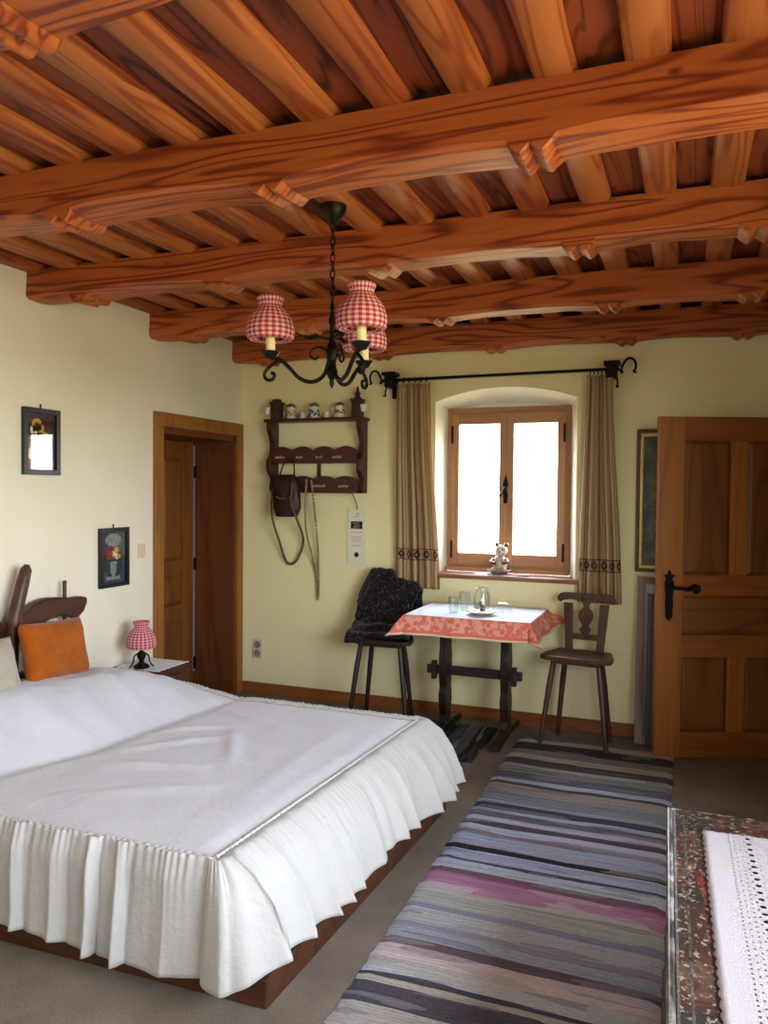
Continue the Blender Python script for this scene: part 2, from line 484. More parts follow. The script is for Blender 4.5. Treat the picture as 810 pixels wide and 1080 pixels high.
mb = MB().prism([(xm-.012,1.47),(xm+.012,1.47),(xm+.016,1.53),(xm+.008,1.56),(xm+.018,1.60),(xm+.006,1.65),(xm,1.67),(xm-.006,1.65),(xm-.018,1.60),(xm-.008,1.56),(xm-.016,1.53)], -.026, -.016)
mb.tube([(xm,-.03,1.58),(xm,-.055,1.58),(xm-.01,-.06,1.55),(xm-.03,-.06,1.52),(xm-.045,-.06,1.53)], [.007,.007,.007,.008,.006], 8)
mb.build('window_handle', m_iron, w)
mb = MB().box(WX0+.0, WX1-.0, -.035, .0, WZ0-.012, WZ0+.02, 0)
mb.build('drip_rail', m_winx, w, 0, .004)
# wooden sill board
so = MB().box(NX0+.05-.03, NX1+.03, YB-.055-WY, .0, SILL-.028, SILL).build('window_sill', m_sill, w, 0, .006)

# window in the right wall, beside the camera (daylight source, out of frame)
w2 = sempty('window_2', (XR+.12, 0, 0))
mb = MB()
mb.box(0,.07,RW0,RW0+.06,RZ0,RZ1).box(0,.07,RW1-.06,RW1,RZ0,RZ1).box(0,.07,RW0,RW1,RZ0,RZ0+.06,1).box(0,.07,RW0,RW1,RZ1-.06,RZ1,1)
for q in (1/3, 2/3):
    ym = lerp(RW0, RW1, q); mb.box(0,.07,ym-.035,ym+.035,RZ0,RZ1)
mb.build('window_frame', [m_winz, m_winx], w2, 0, .004)
MB().box(.03,.033,RW0+.05,RW1-.05,RZ0+.05,RZ1-.05).build('pane', m_pane, w2, 0)
MB().box(-.16,.0,RW0,RW1,RZ0-.03,RZ0).build('window_sill', m_sill, w2, 0, .005)

# unseen window added behind the camera to light the back wall
w3 = sempty('front_fill_window', (0, YF-.15, 0))
mb = MB()
mb.box(FWX0,FWX0+.06,-.035,.035,FWZ0,FWZ1).box(FWX1-.06,FWX1,-.035,.035,FWZ0,FWZ1)
mb.box(FWX0,FWX1,-.035,.035,FWZ0,FWZ0+.06,1).box(FWX0,FWX1,-.035,.035,FWZ1-.06,FWZ1,1)
xq = (FWX0+FWX1)/2; mb.box(xq-.04,xq+.04,-.035,.035,FWZ0,FWZ1)
mb.build('window_frame', [m_winz, m_winx], w3, 0, .004)
MB().box(FWX0+.05,FWX1-.05,-.002,.001,FWZ0+.05,FWZ1-.05).build('pane', m_pane, w3, 0)

# ------------------------------------------------------------------ doors
def door_leaf(mb, W, H, T, st, cross=1):
    """panelled leaf: x 0..W, y 0 (front)..T, z 0..H; st = stile width"""
    h = H/1.987
    def R(x0, x1, z0, z1, m): mb.box(x0, x1, 0, T, z0*h, z1*h, m)
    mu0, mu1 = W/2-.05, W/2+.05
    R(0, st, 0, 1.987, 0); R(W-st, W, 0, 1.987, 0)
    for z0, z1 in ((1.85, 1.987), (.95, 1.07), (.592, .72), (0, .15)): R(st, W-st, z0, z1, cross)
    R(mu0, mu1, 1.07, 1.85, 0); R(mu0, mu1, .15, .592, 0)
    def panel(x0, x1, z0, z1, m):
        z0 *= h; z1 *= h
        mb.box(x0, x1, .016, T-.016, z0, z1, m)
        a = .014                       # raised field with sloping margins
        for y, yy in ((.016, .006), (T-.016, T-.006)):
            P = [(x0+a*.4,y,z0+a*.4),(x1-a*.4,y,z0+a*.4),(x1-a*.4,y,z1-a*.4),(x0+a*.4,y,z1-a*.4),
                 (x0+a*1.6,yy,z0+a*1.6),(x1-a*1.6,yy,z0+a*1.6),(x1-a*1.6,yy,z1-a*1.6),(x0+a*1.6,yy,z1-a*1.6)]
            mb.add(P, [(4,5,6,7),(0,1,5,4),(1,2,6,5),(2,3,7,6),(3,0,4,7)], m)
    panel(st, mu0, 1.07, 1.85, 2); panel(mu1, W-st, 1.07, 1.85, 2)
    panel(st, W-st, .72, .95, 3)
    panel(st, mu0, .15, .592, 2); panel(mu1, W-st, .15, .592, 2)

# door 1: deep doorway in the left wall
d1 = sempty('door_1', (XL, 0, 0))
mb = MB()
cw = .085
mb.box(-.002, .022, DY0-cw, DY0+.002, 0, DZ-.002).box(-.002, .022, DY1-.002, DY1+.075, 0, DZ-.002)
mb.box(-.002, .022, DY0-cw, DY1+.075, DZ-.002, DZ+cw+.005, 1)
mb.build('casing', [m_casing, m_casing], d1, 0, .004)
mb = MB().box(-.40, 0, DY0-.01, DY0+.02, 0, DZ).box(-.40, 0, DY1-.02, DY1+.01, 0, DZ).box(-.40, 0, DY0, DY1, DZ-.045, DZ+.01)
mb.build('jamb', m_jamb, d1, 0, .003)
mb = MB()
LW = DY1-DY0-.09
door_leaf(mb, LW, 1.90, .045, .13)
lf = mb.build('door_leaf', [m_darkdoor]*4, d1, 0, .003)
lf.location = (-.33, DY0+.02, .005); lf.rotation_euler = (0, 0, PI/2)
mb = MB().box(-.352, -.338, DY0+.02+LW+.008, DY0+.02+LW+.034, .15, 1.88)  # pale upright strip between leaf and jamb
mb.build('pale_strip', m_strip, d1, 0)
for hz in (.22, .98, 1.68):
    MB().tube([(-.325, DY0+.02+LW+.018, hz-.045), (-.325, DY0+.02+LW+.018, hz+.045)], .012, 8).build('hinge', m_iron, d1)
mb = MB().box(-.40, -.0, DY0+.02, DY1-.02, 0, .02)
mb.build('threshold', m_jamb, d1, 0, .003)

# door 2: the open leaf at the right
ang = math.radians(21.3)
d2 = sempty('door_2', (-.153, 4.771, .006), ang)
mb = MB()
door_leaf(mb, .936, 1.987, .045, .148)
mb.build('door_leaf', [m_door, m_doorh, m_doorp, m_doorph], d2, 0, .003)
mb = MB()
out = []
zc = [(.0,.0),(.012,.015),(.022,.03),(.02,.06),(.024,.10),(.02,.14),(.026,.19),(.026,.23),(.018,.245),(.024,.262),(.01,.275),(.012,.285),(.0,.30)]
out = [(x, z) for x, z in zc]+[(-x, z) for x, z in reversed(zc[1:-1])]
M = Matrix.Translation((.068, -.008, .80))
mb.prism(out, 0, .009, 0, M)
mb.box(.038, .098, -.0085, .0, 1.060, 1.072)
es = mb.build('lock_plate', m_iron, d2, 0, .002)
hp = [(.075,-.005,1.0),(.075,-.04,1.0),(.085,-.055,1.0),(.12,-.058,.998),(.155,-.056,.992),(.175,-.054,.995)]
mb = MB().tube(hp, [.013,.012,.011,.010,.012,.014], 10)
mb.tube([(.175,-.054,.995),(.195,-.052,1.012),(.215,-.052,1.008),(.22,-.052,.985),(.205,-.052,.975),(.192,-.052,.985)], [.013,.014,.015,.014,.012,.01], 10)
mb.lathe([(.0,-.012),(.02,-.012),(.024,0),(.02,.006),(0,.006)], 16, 0, Matrix.Translation((.075,-.008,1.0)) @ Matrix.Rotation(PI/2, 4, 'X'))
mb.build('door_handle', m_iron, d2)
mb = MB()
for hz in (.25, 1.75): mb.tube([(.94, .02, hz-.06), (.94, .02, hz+.06)], .012, 8)
mb.build('hinge', m_iron, d2)
# casing of the doorway in the right wall
mb = MB().box(XR-.02, XR, 4.11, 4.2, 0, 2.1).box(XR-.02, XR, 5.08, 5.127, 0, 2.1).box(XR-.02, XR, 4.2, 5.08, 2.02, 2.1)
struct(mb.build('trim_1', m_casing, smooth=0, bevel=.003))

# ------------------------------------------------------------------ ceiling beams
def beam(i, y0, th, zt, zb, teeth, label, droop=0):
    nb = MB(); N = 330
    x0, x1 = XL-.05, XR+.02
    def section(x):
        cl = min(teeth, key=lambda q: abs(q-x)); d = x-cl
        tw = .052
        up = .030; cham = 0.
        if abs(d) <= tw*1.15:
            # two carved teeth side by side
            q = (d+tw*1.15)/(tw*1.15)
            f = q % 1.
            tri = 1-abs(2*f-1)
            rise = .030*(1-tri)**1.2
        else:
            lo = max([q for q in teeth if q <= x], default=teeth[0]-.8); hi = min([q for q in teeth if q > x], default=teeth[-1]+.8)
            f = (x-lo)/(hi-lo)
            rise = .026+.018*math.sin(PI*f)+.008*ns(x*3, i*5, 2)
        w = ns(x*1.3, i*3.1, 0)*.008
        ch = .018+.010*ns(x*2.5, i*2.2, 5)
        if abs(d) <= tw*1.15: ch *= .35
        zn = zb+rise+ns(x*6, i*7, 3)*.004
        zf = zb+rise*.8+ns(x*5, i*9, 8)*.005+.012
        y = y0+w
        return [(y+.006, zt), (y, (zt+zb)/2), (y-.002, zn+ch), (y+ch*.9, zn), (y+th*.5, zb+rise*.8+.004), (y+th-ch, zf), (y+th, zf+ch), (y+th, zt)]
    vs = []; fs = []
    for a in range(N+1):
        x = x0+(x1-x0)*a/N
        for (yy, zz) in section(x): vs.append((x, yy, zz+droop*math.sin(PI*(x-XL)/(XR-XL))))
    for a in range(N):
        for b in range(7): fs.append((a*8+b, a*8+b+1, (a+1)*8+b+1, (a+1)*8+b))
    fs.append(tuple(range(8))); fs.append(tuple(reversed(range(N*8, N*8+8))))
    nb.add(vs, fs)
    o = nb.build('ceiling_beam', m_beam, smooth=35)
    return tag(o, label, 'beam', 'rough-hewn beams under the ceiling')
TT = [-2.84, -2.03, -1.22, -.41, .40]
beam(1, 1.12, .21, 2.66, 2.475, [-2.95, -2.14, -1.33, -.5, .3], 'hewn timber ceiling beam nearest the camera, cut by the upper left corner')
beam(2, 2.10, .185, 2.655, 2.455, TT, 'widest looking orange timber beam, just in front of the chandelier canopy')
beam(3, 3.07, .18, 2.665, 2.475, [-2.84,-2.05,-1.25,-.41,.22], 'timber beam next behind the chandelier canopy, third beam from the camera')
beam(4, 4.045, .17, 2.66, 2.46, [-2.9,-2.1,-1.28,-.39,.27], 'timber beam second from the back wall, behind the gingham chandelier shades')
beam(5, 5.0, .14, 2.66, 2.455, [-2.9,-2.0,-1.2,-.37,.29], 'timber beam lying along the back wall above the curtain rod')

# ------------------------------------------------------------------ chandelier
cx, cy = -1.30, 2.762
ch = thing('chandelier', 'black wrought iron chandelier with three red gingham shades hanging on a chain', 'chandelier', (cx, cy, 1.95))
Z0 = 1.95
mb = MB().lathe([(0,.628),(.008,.628),(.018,.638),(.034,.656),(.048,.674),(.053,.690),(.053,.705)], 20)
mb.build('canopy', m_ironw, ch)
mb = MB(); z = 2.575-Z0
i = 0
while z > 2.27-Z0:
    R = []
    for q in range(17):
        a = 2*PI*q/16
        w_, h_ = .009*math.cos(a), .02*math.sin(a)
        R.append((w_, 0, z+h_) if i % 2 == 0 else (0, w_, z+h_))
    mb.tube(R, .003, 6, cap=False); z -= .031; i += 1
mb.build('chain', m_ironw, ch)
mb = MB().lathe([(0,.33),(.006,.325),(.01,.31),(.006,.295),(.009,.28),(.016,.26),(.009,.24),(.008,.2),(.012,.18),(.02,.16),(.026,.14),(.02,.11),(.013,.09),(.018,.075),(.024,.06),(.016,.04),(.008,.03),(.01,.015),(.004,0),(0,-.004)], 16)
mb.build('column', m_iron, ch)
Rv = Vector((math.cos(math.radians(21.3)), math.sin(math.radians(21.3)), 0)); Fv = Vector((-Rv.y, Rv.x, 0))
dirs = [-Rv, Rv*.5-Fv*.87, Rv*.5+Fv*.87]
def spline(P, n=8):
    P = [Vector(p) for p in P]; o = []
    for i in range(len(P)-1):
        p0 = P[max(0,i-1)]; p1 = P[i]; p2 = P[i+1]; p3 = P[min(len(P)-1,i+2)]
        for k in range(n):
            t = k/n
            o.append(.5*((2*p1)+(p2-p0)*t+(2*p0-5*p1+4*p2-p3)*t*t+(3*p1-p0-3*p2+p3)*t**3))
    o.append(P[-1]); return o
for d in dirs:
    def q(r, z): return d*r+Vector((0,0,z))
    L = .24
    mb = MB()
    mb.tube(spline([q(.008,.12), q(.03,.05), q(.075,.022), q(.125,.035), q(.165,.075), q(.2,.105), q(L,.115)]), .0082, 8)
    mb.tube(spline([q(.2,.105), q(.235,.085), q(.262,.055), q(.255,.03), q(.232,.03), q(.224,.048), q(.237,.057)]), .0068, 8)
    mb.tube(spline([q(.008,.13), q(.04,.155), q(.075,.15), q(.085,.125), q(.066,.11), q(.05,.122)]), .0045, 8)
    # leaf tuft
    mb.tube(spline([q(.006,.185), q(.06,.2), q(.09,.192), q(.11,.2)], 5), [.004]*5+[.009]*5+[.007]*5+[.002], 6)
    arm = mb.build('arm', m_iron, ch)
    c = q(L, 0)
    mb = MB().lathe([(0,.108),(.02,.112),(.034,.13),(.038,.138),(.03,.138),(.014,.13),(0,.128)], 18, c=tuple(c))
    mb.build('candle_cup', m_iron, arm)
    mb = MB().lathe([(.0185,.132),(.0185,.215),(.014,.22),(0,.22)], 16, c=tuple(c))
    mb.build('candle_sleeve', m_cream, arm)
    mb = MB().lathe([(.055,.186),(.082,.183),(.09,.19),(.094,.212),(.092,.235),(.083,.263),(.064,.290),(.049,.307),(.043,.314),(.044,.32),(.050,.333),(.053,.346),(.047,.35),(.04,.33)], 40, c=tuple(c), rip=.012, nrip=14)
    mb.build('lamp_shade', m_ging, arm, solid=.002)

# ------------------------------------------------------------------ bed
HN, FN, FF, HF = Vector((-3.10,1.955)), Vector((-1.327,2.006)), Vector((-1.224,3.60)), Vector((-3.10,3.585))
def B(u, v): return HN.lerp(FN, u).lerp(HF.lerp(FF, u), v)
bed = thing('bed', 'low wide bed with dark wooden platform and curved branch headboard', 'bed', (-2.1, 2.75, 0))
bo = Vector((-2.1, 2.75, 0))
def loc(x, y, z): return (x-bo.x, y-bo.y, z)
mb = MB().slab([loc(*p, 0)[:2] for p in ((-3.16,1.935),(-1.139,1.995),(-1.064,3.60),(-3.16,3.57))], 0, .092)
mb.slab([loc(*p, 0)[:2] for p in ((-3.15,1.99),(-1.20,2.05),(-1.13,3.54),(-3.15,3.52))], .092, .16, 1)
mb.build('platform', [m_bed, m_bedy], bed, 0, .006)
mb = MB().slab([loc(*p, 0)[:2] for p in ((-3.09,2.03),(-1.38,2.07),(-1.30,3.52),(-3.09,3.53))], .16, .40)
mb.build('mattress', m_matt, bed, 40, .04, seg=4)
# headboard: two curved wings on a leaning centre post, as cut from natural branches
hb = thing('headboard', None, None); hb.parent = bed
for k_ in ('label', 'category'):
    if k_ in hb: del hb[k_]
def wing(sgn):
    top = [(0,.88),(.06,.90),(.12,.915),(.17,.955),(.25,.975),(.34,.968),(.42,.955),(.50,.955),(.545,.945)]
    bot = [(.545,.915),(.52,.87),(.47,.835),(.43,.845),(.36,.868),(.27,.858),(.19,.82),(.13,.79),(.06,.785),(0,.79)]
    return [(sgn*a, z) for a, z in top+bot]
X_ = -3.12-bo.x; yc = 2.87-bo.y
MX = Matrix.Translation((X_, yc, 0)) @ Matrix.Rotation(PI/2, 4, 'Z')
w1 = MB().prism(wing(1), -.028, .028, 0, MX).build('wing', m_head, hb, 40, .012)
w1b = MB().prism(list(reversed(wing(-1))), -.028, .028, 0, MX).build('wing', m_head, hb, 40, .012)
mb = MB().tube([(X_+.045, yc+a, z) for a, z in ((.0,.2),(.0,.6),(.01,.8),(.02,.9),(.05,1.0),(.075,1.08),(.095,1.14),(.10,1.165))], [.03,.03,.033,.035,.033,.032,.028,.012], 12)
mb.build('post', m_head, hb)
mb = MB().tube([(X_, yc+.40, .83), (X_+.0, yc+.40, 1.035)], [.012,.010], 10).ball((X_, yc+.40, 1.04), .012, n=8)
mb.build('peg', m_head, hb)
mb = MB().box(X_-.015, X_+.015, yc-.95, yc+.30, .2, .62)
mb.build('back_panel', m_head, hb, 0, .008)

# bedspread ------------------------------------------------------------
def hump(x, y):
    xc = interp([(1.9,-2.62),(2.35,-2.5),(2.6,-2.40),(2.85,-2.37),(3.37,-2.30),(3.6,-2.28)], y)
    H = interp([(1.95,.13),(2.15,.20),(2.5,.225),(2.9,.195),(3.25,.175),(3.45,.12),(3.6,.085)], y)
    t = sstep(xc+.03, xc-.40, x)
    r = H*(t**.8)
    r -= .03*sstep(-2.85, -3.1, x)
    r += .012*ns(x*5, y*9, 4)*sstep(xc+.1, xc-.1, x)+.006*ns(x*14, y*16, 4)*t
    # wrinkles fanning from the crease
    r += .006*math.sin((x*6+y*26))*sstep(xc-.02, xc-.2, x)*sstep(-2.95,-2.7,x)
    # furrow at the foot of the pillows
    r -= .012*math.exp(-((x-xc-.04)/.05)**2)
    return r
def wrinkle(x, y):
    r = .004*ns(x*3.2, y*3.2, 9)+.0025*ns(x*11, y*9, 2)+.0012*ns(x*30, y*30, 5)
    def ridge(ax, ay, bx, by, w_, h_):
        A = Vector((ax, ay)); D = Vector((bx-ax, by-ay)); P = Vector((x, y))-A
        t = max(0, min(1, P.dot(D)/D.length_squared)); dd = (P-D*t).length
        return h_*math.exp(-(dd/w_)**2)*math.sin(PI*(.1+.8*t))*1.35
    r += ridge(-2.27,2.62,-1.9,3.02,.03,.009)+ridge(-1.97,3.12,-1.72,2.72,.03,.008)+ridge(-2.2,2.5,-1.8,2.62,.03,.010)
    r += ridge(-2.25,2.95,-2.0,3.12,.02,.010)+ridge(-2.2,3.35,-1.75,3.2,.03,.006)+ridge(-2.1,2.2,-1.6,2.5,.04,.006)
    r += ridge(-1.45,2.2,-1.5,3.4,.05,.004)-ridge(-1.85,3.02,-1.55,3.05,.02,.006)
    return r
ZT = .43
def top(u, v):
    p = B(u, v)
    edge = min(v, 1-v, (1-u)*1.1)
    z = ZT+hump(p.x, p.y)*(.55+.45*sstep(0, .08, min(v, 1-v)))+wrinkle(p.x, p.y)*sstep(0, .05, edge)
    z -= .012*(1-sstep(0, .05, edge))
    return Vector((p.x, p.y, z))
bs = thing('bedspread', 'off-white linen bedspread with gathered ruffle covering the whole bed', 'bedspread', (-2.1, 2.75, 0))
mb = MB().grid(150, 130, lambda u, v: tuple(top(u, v)-bo))
mb.build('top_cloth', m_linen, bs, 180, solid=.004, off=0)
# the ruffle: path along near side, round the foot, back along the far side
path = []    # (u, v, outward direction, side weight foot)
NS = 420
for i in range(NS): path.append((.0+1.0*i/NS, 0, Vector((.0,-1,0)), 0.))
FAN = 46
for i in range(FAN):
    a = i/FAN; an = lerp(-PI/2, 0, a); path.append((1, 0, Vector((math.cos(an), math.sin(an), 0)), a))
NFt = 400
for i in range(NFt): path.append((1, i/NFt, Vector((1, -.06, 0)).normalized(), 1.))
for i in range(FAN//2):
    a = i/(FAN//2); an = lerp(0, PI/2, a); path.append((1, 1, Vector((math.cos(an), math.sin(an), 0)), 1-a))
for i in range(NS+1): path.append((1-i/NS, 1, Vector((0,1,0)), 0.))
near = [(0,0,.0),(.12,.03,.014),(.3,.050,-.06),(.55,.055,-.16),(.8,.062,-.27),(1,.068,-.345)]
foot = [(0,0,0),(.12,.055,.015),(.3,.125,-.03),(.55,.185,-.11),(.8,.225,-.20),(1,.245,-.265)]
s = 0.; S = []
prev = None
for (u, v, d, f) in path:
    p = B(u, v)
    q = Vector((p.x, p.y, 0))+d*.12
    if prev is not None: s += (q-prev).length
    prev = q; S.append(s)
NTt = 26
def ruffle(ui, vj):
    i = int(round(ui*(len(path)-1))); u, v, d, f = path[i]; s = S[i]; t = vj
    base = top(u, v)
    o = lerp(interp([(a,b) for a,b,c in near], t), interp([(a,b) for a,b,c in foot], t), f)
    dz = lerp(interp([(a,c) for a,b,c in near], t), interp([(a,c) for a,b,c in foot], t), f)
    if base.z > ZT and v == 0: dz *= 1+(base.z-ZT)*1.5
    corner = math.sin(PI*f) if 0 < f < 1 else 0
    ph = 2*PI*(s/.15+.30*math.sin(s*5.3+.5)+.22*math.sin(s*12.7+1))
    ph += t*.9*f
    fold = 1-2*abs(math.sin(ph/2))**.75
    fold = fold*.8+.35*math.sin(1.9*ph+s*4+t*1.2)*(.4+.6*ns(s*2, 4))+.45*ns(s*11, t*1.8)+.25*ns(s*27, t*3, 4)*(1-t*.6)
    am = (.003+.027*t**.6)*(.75+.8*ns(s*3.3, 2.2))*(1-.45*corner)*(1+.45*f)
    ga = .0055*math.sin(2*PI*(s/.027+.3*math.sin(s*31)))*math.exp(-t*4.5)*(.6+.5*ns(s*14, 6))
    o += fold*am+ga+.02*corner*t
    dz += ga*.8+.004*fold*t+.014*math.sin(s*7.3)*t-.03*corner*t
    # folds swing sideways a little
    side = Vector((-d.y, d.x, 0))
    p = base+d*o+side*(math.cos(ph)*am*.55)
    p.z = base.z+dz
    p.z = max(p.z, .035)
    return tuple(p-bo)
mb = MB().grid(len(path)-1, NTt, ruffle)
mb.build('ruffle', m_linen2, bs, 180, solid=.003, off=0)
# gathered heading along the seam
mb = MB(); R = []; P = []
for i, (u, v, d, f) in enumerate(path):
    P.append(top(u, v)-bo+Vector((0,0,.006))+d*.004); R.append(.0035+.004*abs(math.sin(PI*(S[i]/.027+.3*math.sin(S[i]*31)))))
mb.tube(P, R, 6)
mb.build('gathered_seam', m_linen2, bs, 180)

# cushions --------------------------------------------------------------
def cushion(name, mat, label, cat, W, H, T, M, seam=True):
    N = 28
    root = MB()
    for sg in (1, -1):
        def fn(a, b, sg=sg):
            x = a*2-1; y = b*2-1
            pinch = 1-.07*(1-abs(y)**2)*abs(x)**3
            px = x*W/2*(1-.055*(1-y*y)); py = y*H/2*(1-.055*(1-x*x))
            th = ((1-x**4)*(1-y**4))**.55*T/2
            th *= 1+.12*ns(x*1.6+3, y*1.6, sg)
            return (px, sg*-th+.004*ns(x*5, y*5, 1), py)
        root.grid(N, N, fn)
    o = root.build(name, mat, smooth=180, merge=True)
    o.matrix_world = M
    return tag(o, label, cat)
M = Matrix.Translation((-2.915, 2.99, .745)) @ Matrix.Rotation(PI/2+.05, 4, 'Z') @ Matrix.Rotation(math.radians(-14), 4, 'X') @ Matrix.Rotation(math.radians(3), 4, 'Y')
cushion('cushion', m_orange, 'square orange cushion leaning on the dark headboard', 'cushion', .42, .30, .13, M)
M = Matrix.Translation((-2.90, 2.44, .70)) @ Matrix.Rotation(PI/2, 4, 'Z') @ Matrix.Rotation(math.radians(-18), 4, 'X')
cushion('pillow', m_pillow, 'grey-beige pillow at the left picture edge beside the orange cushion', 'pillow', .62, .32, .15, M)

# ------------------------------------------------------------------ nightstand, lamp
nst = thing('nightstand', 'low dark wooden nightstand against left wall, mostly hidden behind bed', 'nightstand', (-3.0, 3.83, 0))
nx0, nx1, ny0, ny1 = -.165, .17, -.145, .17
mb = MB().box(nx0, nx1, ny0, ny1, .06, .46).box(nx0+.01, nx1-.01, ny0+.01, ny1-.01, 0, .06)
mb.build('body', m_stand, nst, 0, .004)
mb = MB().box(nx0-.0, nx1+.015, ny0-.012, ny1+.012, .46, .485)
mb.build('top', m_stand, nst, 0, .005)
for z0, z1 in ((.10,.26),(.28,.44)):
    dr = MB().box(nx1, nx1+.014, ny0+.02, ny1-.02, z0, z1).build('drawer', m_stand, nst, 0, .004)
    MB().ball((nx1+.026, -.01, (z0+z1)/2), .014, n=8).build('knob', m_stand, dr)
cl = MB().grid(24, 24, lambda a, b: (lerp(-.15,.165,a)+.006*math.sin(b*40), lerp(-.14,.155,b)+.006*math.sin(a*40), .4895+.0008*ns(a*9,b*9)))
o = cl.build('doily', m_doily, smooth=180, solid=.003, off=1); o.location = (-3.0, 3.83, 0)
tag(o, 'small white cloth spread on the nightstand under the gingham lamp', 'doily')
lp = thing('table_lamp', 'small table lamp with pink gingham shade on the nightstand', 'lamp', (-2.985, 3.735, .493))
mb = MB().lathe([(0,0),(.045,0),(.048,.008),(.035,.02),(.018,.03),(.014,.045),(.024,.06),(.028,.075),(.02,.09),(.011,.10),(.011,.125),(0,.125)], 20)
# scrolled iron feet
for k in range(4):
    a = PI/4+k*PI/2; d = Vector((math.cos(a), math.sin(a), 0))
    mb.tube(spline([d*.015+Vector((0,0,.09)), d*.04+Vector((0,0,.07)), d*.045+Vector((0,0,.04)), d*.06+Vector((0,0,.012)), d*.072+Vector((0,0,.006))], 5), .0045, 6)
mb.build('lamp_base', m_ironw, lp)
MB().lathe([(.014,.12),(.014,.15),(.01,.155),(0,.155)], 14).build('socket', m_cream, lp)
mb = MB().lathe([(.05,.118),(.078,.118),(.085,.125),(.088,.15),(.08,.185),(.064,.215),(.046,.235),(.038,.242),(.04,.25),(.046,.265),(.048,.275),(.04,.278),(.035,.262)], 40, rip=.014, nrip=14)
mb.build('lamp_shade', gingham('pink gingham', 22, .016, '#b02c4c', '#eec2c6'), lp, solid=.002)

# ------------------------------------------------------------------ left wall pictures, switch, outlet
def picture(name, label, xw, y0, y1, z0, z1, fw, mats, art, glass=True):
    p = thing(name, label, 'picture', (xw, (y0+y1)/2, z0))
    W = (y1-y0)/2; H = z1-z0
    mb = MB()
    mb.box(0,.022,-W,-W+fw,0,H).box(0,.022,W-fw,W,0,H).box(0,.022,-W+fw,W-fw,0,fw).box(0,.022,-W+fw,W-fw,H-fw,H)
    mb.box(.0,.004,-W,W,.0,H)
    mb.build('frame', m_frame, p, 0, .003)
    a = MB(); art(a, W-fw, fw, H-fw); a.build('painting', mats, p, 40)
    if glass: MB().box(.0135,.015,-W+fw-.001,W-fw+.001,fw-.001,H-fw+.001).build('glass', m_picglass, p, 0)
    MB().tube([(.006,0,H-.004),(.006,0,H+.018),(.004,0,H+.022)], .004, 6).build('hanger', m_iron, p)
    return p
a_bg = plain('dark plum paint', '#3a2322', .6, 0, .2, .35, 30); a_y = plain('ochre paint', '#c79a4a', .6, 0, .2, .2, 60); a_w = plain('ivory paint', '#d9cfae', .6, 0, .2, .1, 60)
a_r = plain('brick red paint', '#9a3a22', .6, 0, .2, .25, 60); a_g = plain('olive paint', '#39432f', .6, 0, .2, .25, 60); a_bl = plain('slate blue paint', '#3f4a58', .6, 0, .2, .3, 20); a_gr = plain('grey paint', '#8d8c86', .6, 0, .2, .2, 40)
def disc(a, y, z, r, m, x=.0052, n=14, sz=1):
    pts = [(y+r*math.cos(2*PI*k/n), z+r*sz*math.sin(2*PI*k/n)) for k in range(n)]
    a.add([(x, p, q) for p, q in pts], [tuple(range(n))], m)
def art1(a, w, z0, z1):
    a.add([(.005,-w,z0),(.005,w,z0),(.005,w,z1),(.005,-w,z1)], [(0,1,2,3)], 0)
    h = z1-z0
    for y, z, r, m in ((-.025,.80,.034,1),(-.045,.70,.026,2),(.0,.74,.024,1),(-.04,.56,.026,2),(-.055,.28,.034,2),(.03,.62,.02,1),(.04,.42,.024,3),(-.02,.42,.02,3),(.05,.25,.02,1)):
        disc(a, y, z0+z*h, r, m); disc(a, y, z0+z*h, r*.35, 0 if m != 3 else 1, .0056)
    for y, z in ((-.07,.5),(.02,.52),(.06,.7),(-.07,.88),(.0,.33)): disc(a, y, z0+z*h, .018, 4, .0051, 8, 1.6)
    disc(a, -.02, z0+.09*h, .05, 3, .0053, 12, .6)
def art2(a, w, z0, z1):
    a.add([(.005,-w,z0),(.005,w,z0),(.005,w,z1),(.005,-w,z1)], [(0,1,2,3)], 5)
    h = z1-z0
    disc(a, 0, z0+.84*h, .07, 6, .0051, 14, .55)
    for k in range(20):
        y = random.uniform(-.055,.05); z = random.uniform(.48,.76)
        disc(a, y, z0+z*h, random.uniform(.010,.02), random.choice((3,3,1,3,2)), .0053+k*.00005)
    for y, z in ((-.06,.5),(.055,.5),(-.065,.3),(.06,.32),(.0,.47)): disc(a, y, z0+z*h, .022, 4, .0052, 8, 1.5)
    disc(a, 0, z0+.27*h, .026, 6, .006, 12, 1.8); disc(a, 0, z0+.38*h, .034, 6, .0061, 12, .4)
    a.add([(.0062,-.06,z0+.06*h),(.0062,.055,z0+.06*h),(.0062,.06,z0+.13*h),(.0062,-.065,z0+.13*h)], [(0,1,2,3)], 6)
am = [a_bg, a_y, a_w, a_r, a_g, a_bl, a_gr]
picture('framed_picture', 'black framed picture reflecting the bright window, upper one on left wall', XL, 3.033, 3.282, 1.617, 1.965, .028, am, art1)
picture('framed_picture', 'black framed picture of red flowers in vase, lower one nearer the dark doorway', XL, 3.586, 3.838, .965, 1.316, .024, am, art2)
sw = thing('light_switch', 'ivory light switch on left wall beside the dark door casing', 'switch', (XL, 3.97, 1.117))
MB().box(0,.008,-.032,.032,0,.088).build('plate', m_switch, sw, 0, .003)
MB().box(.008,.013,-.02,.02,.02,.068).build('rocker', m_switch, sw, 0, .002)
ol = thing('outlet', 'double wall outlet low on back wall by the dark doorway', 'outlet', (-3.03, YB, .265))
MB().box(-.042,.042,-.010,0,0,.145).build('plate', m_switch, ol, 0, .004)
for z in (.04,.105): MB().lathe([(.0,.004),(.022,.004),(.026,0),(.028,-.002)], 18, 0, Matrix.Translation((0,-.012,z)) @ Matrix.Rotation(PI/2,4,'X')).build('socket', m_grey, ol)

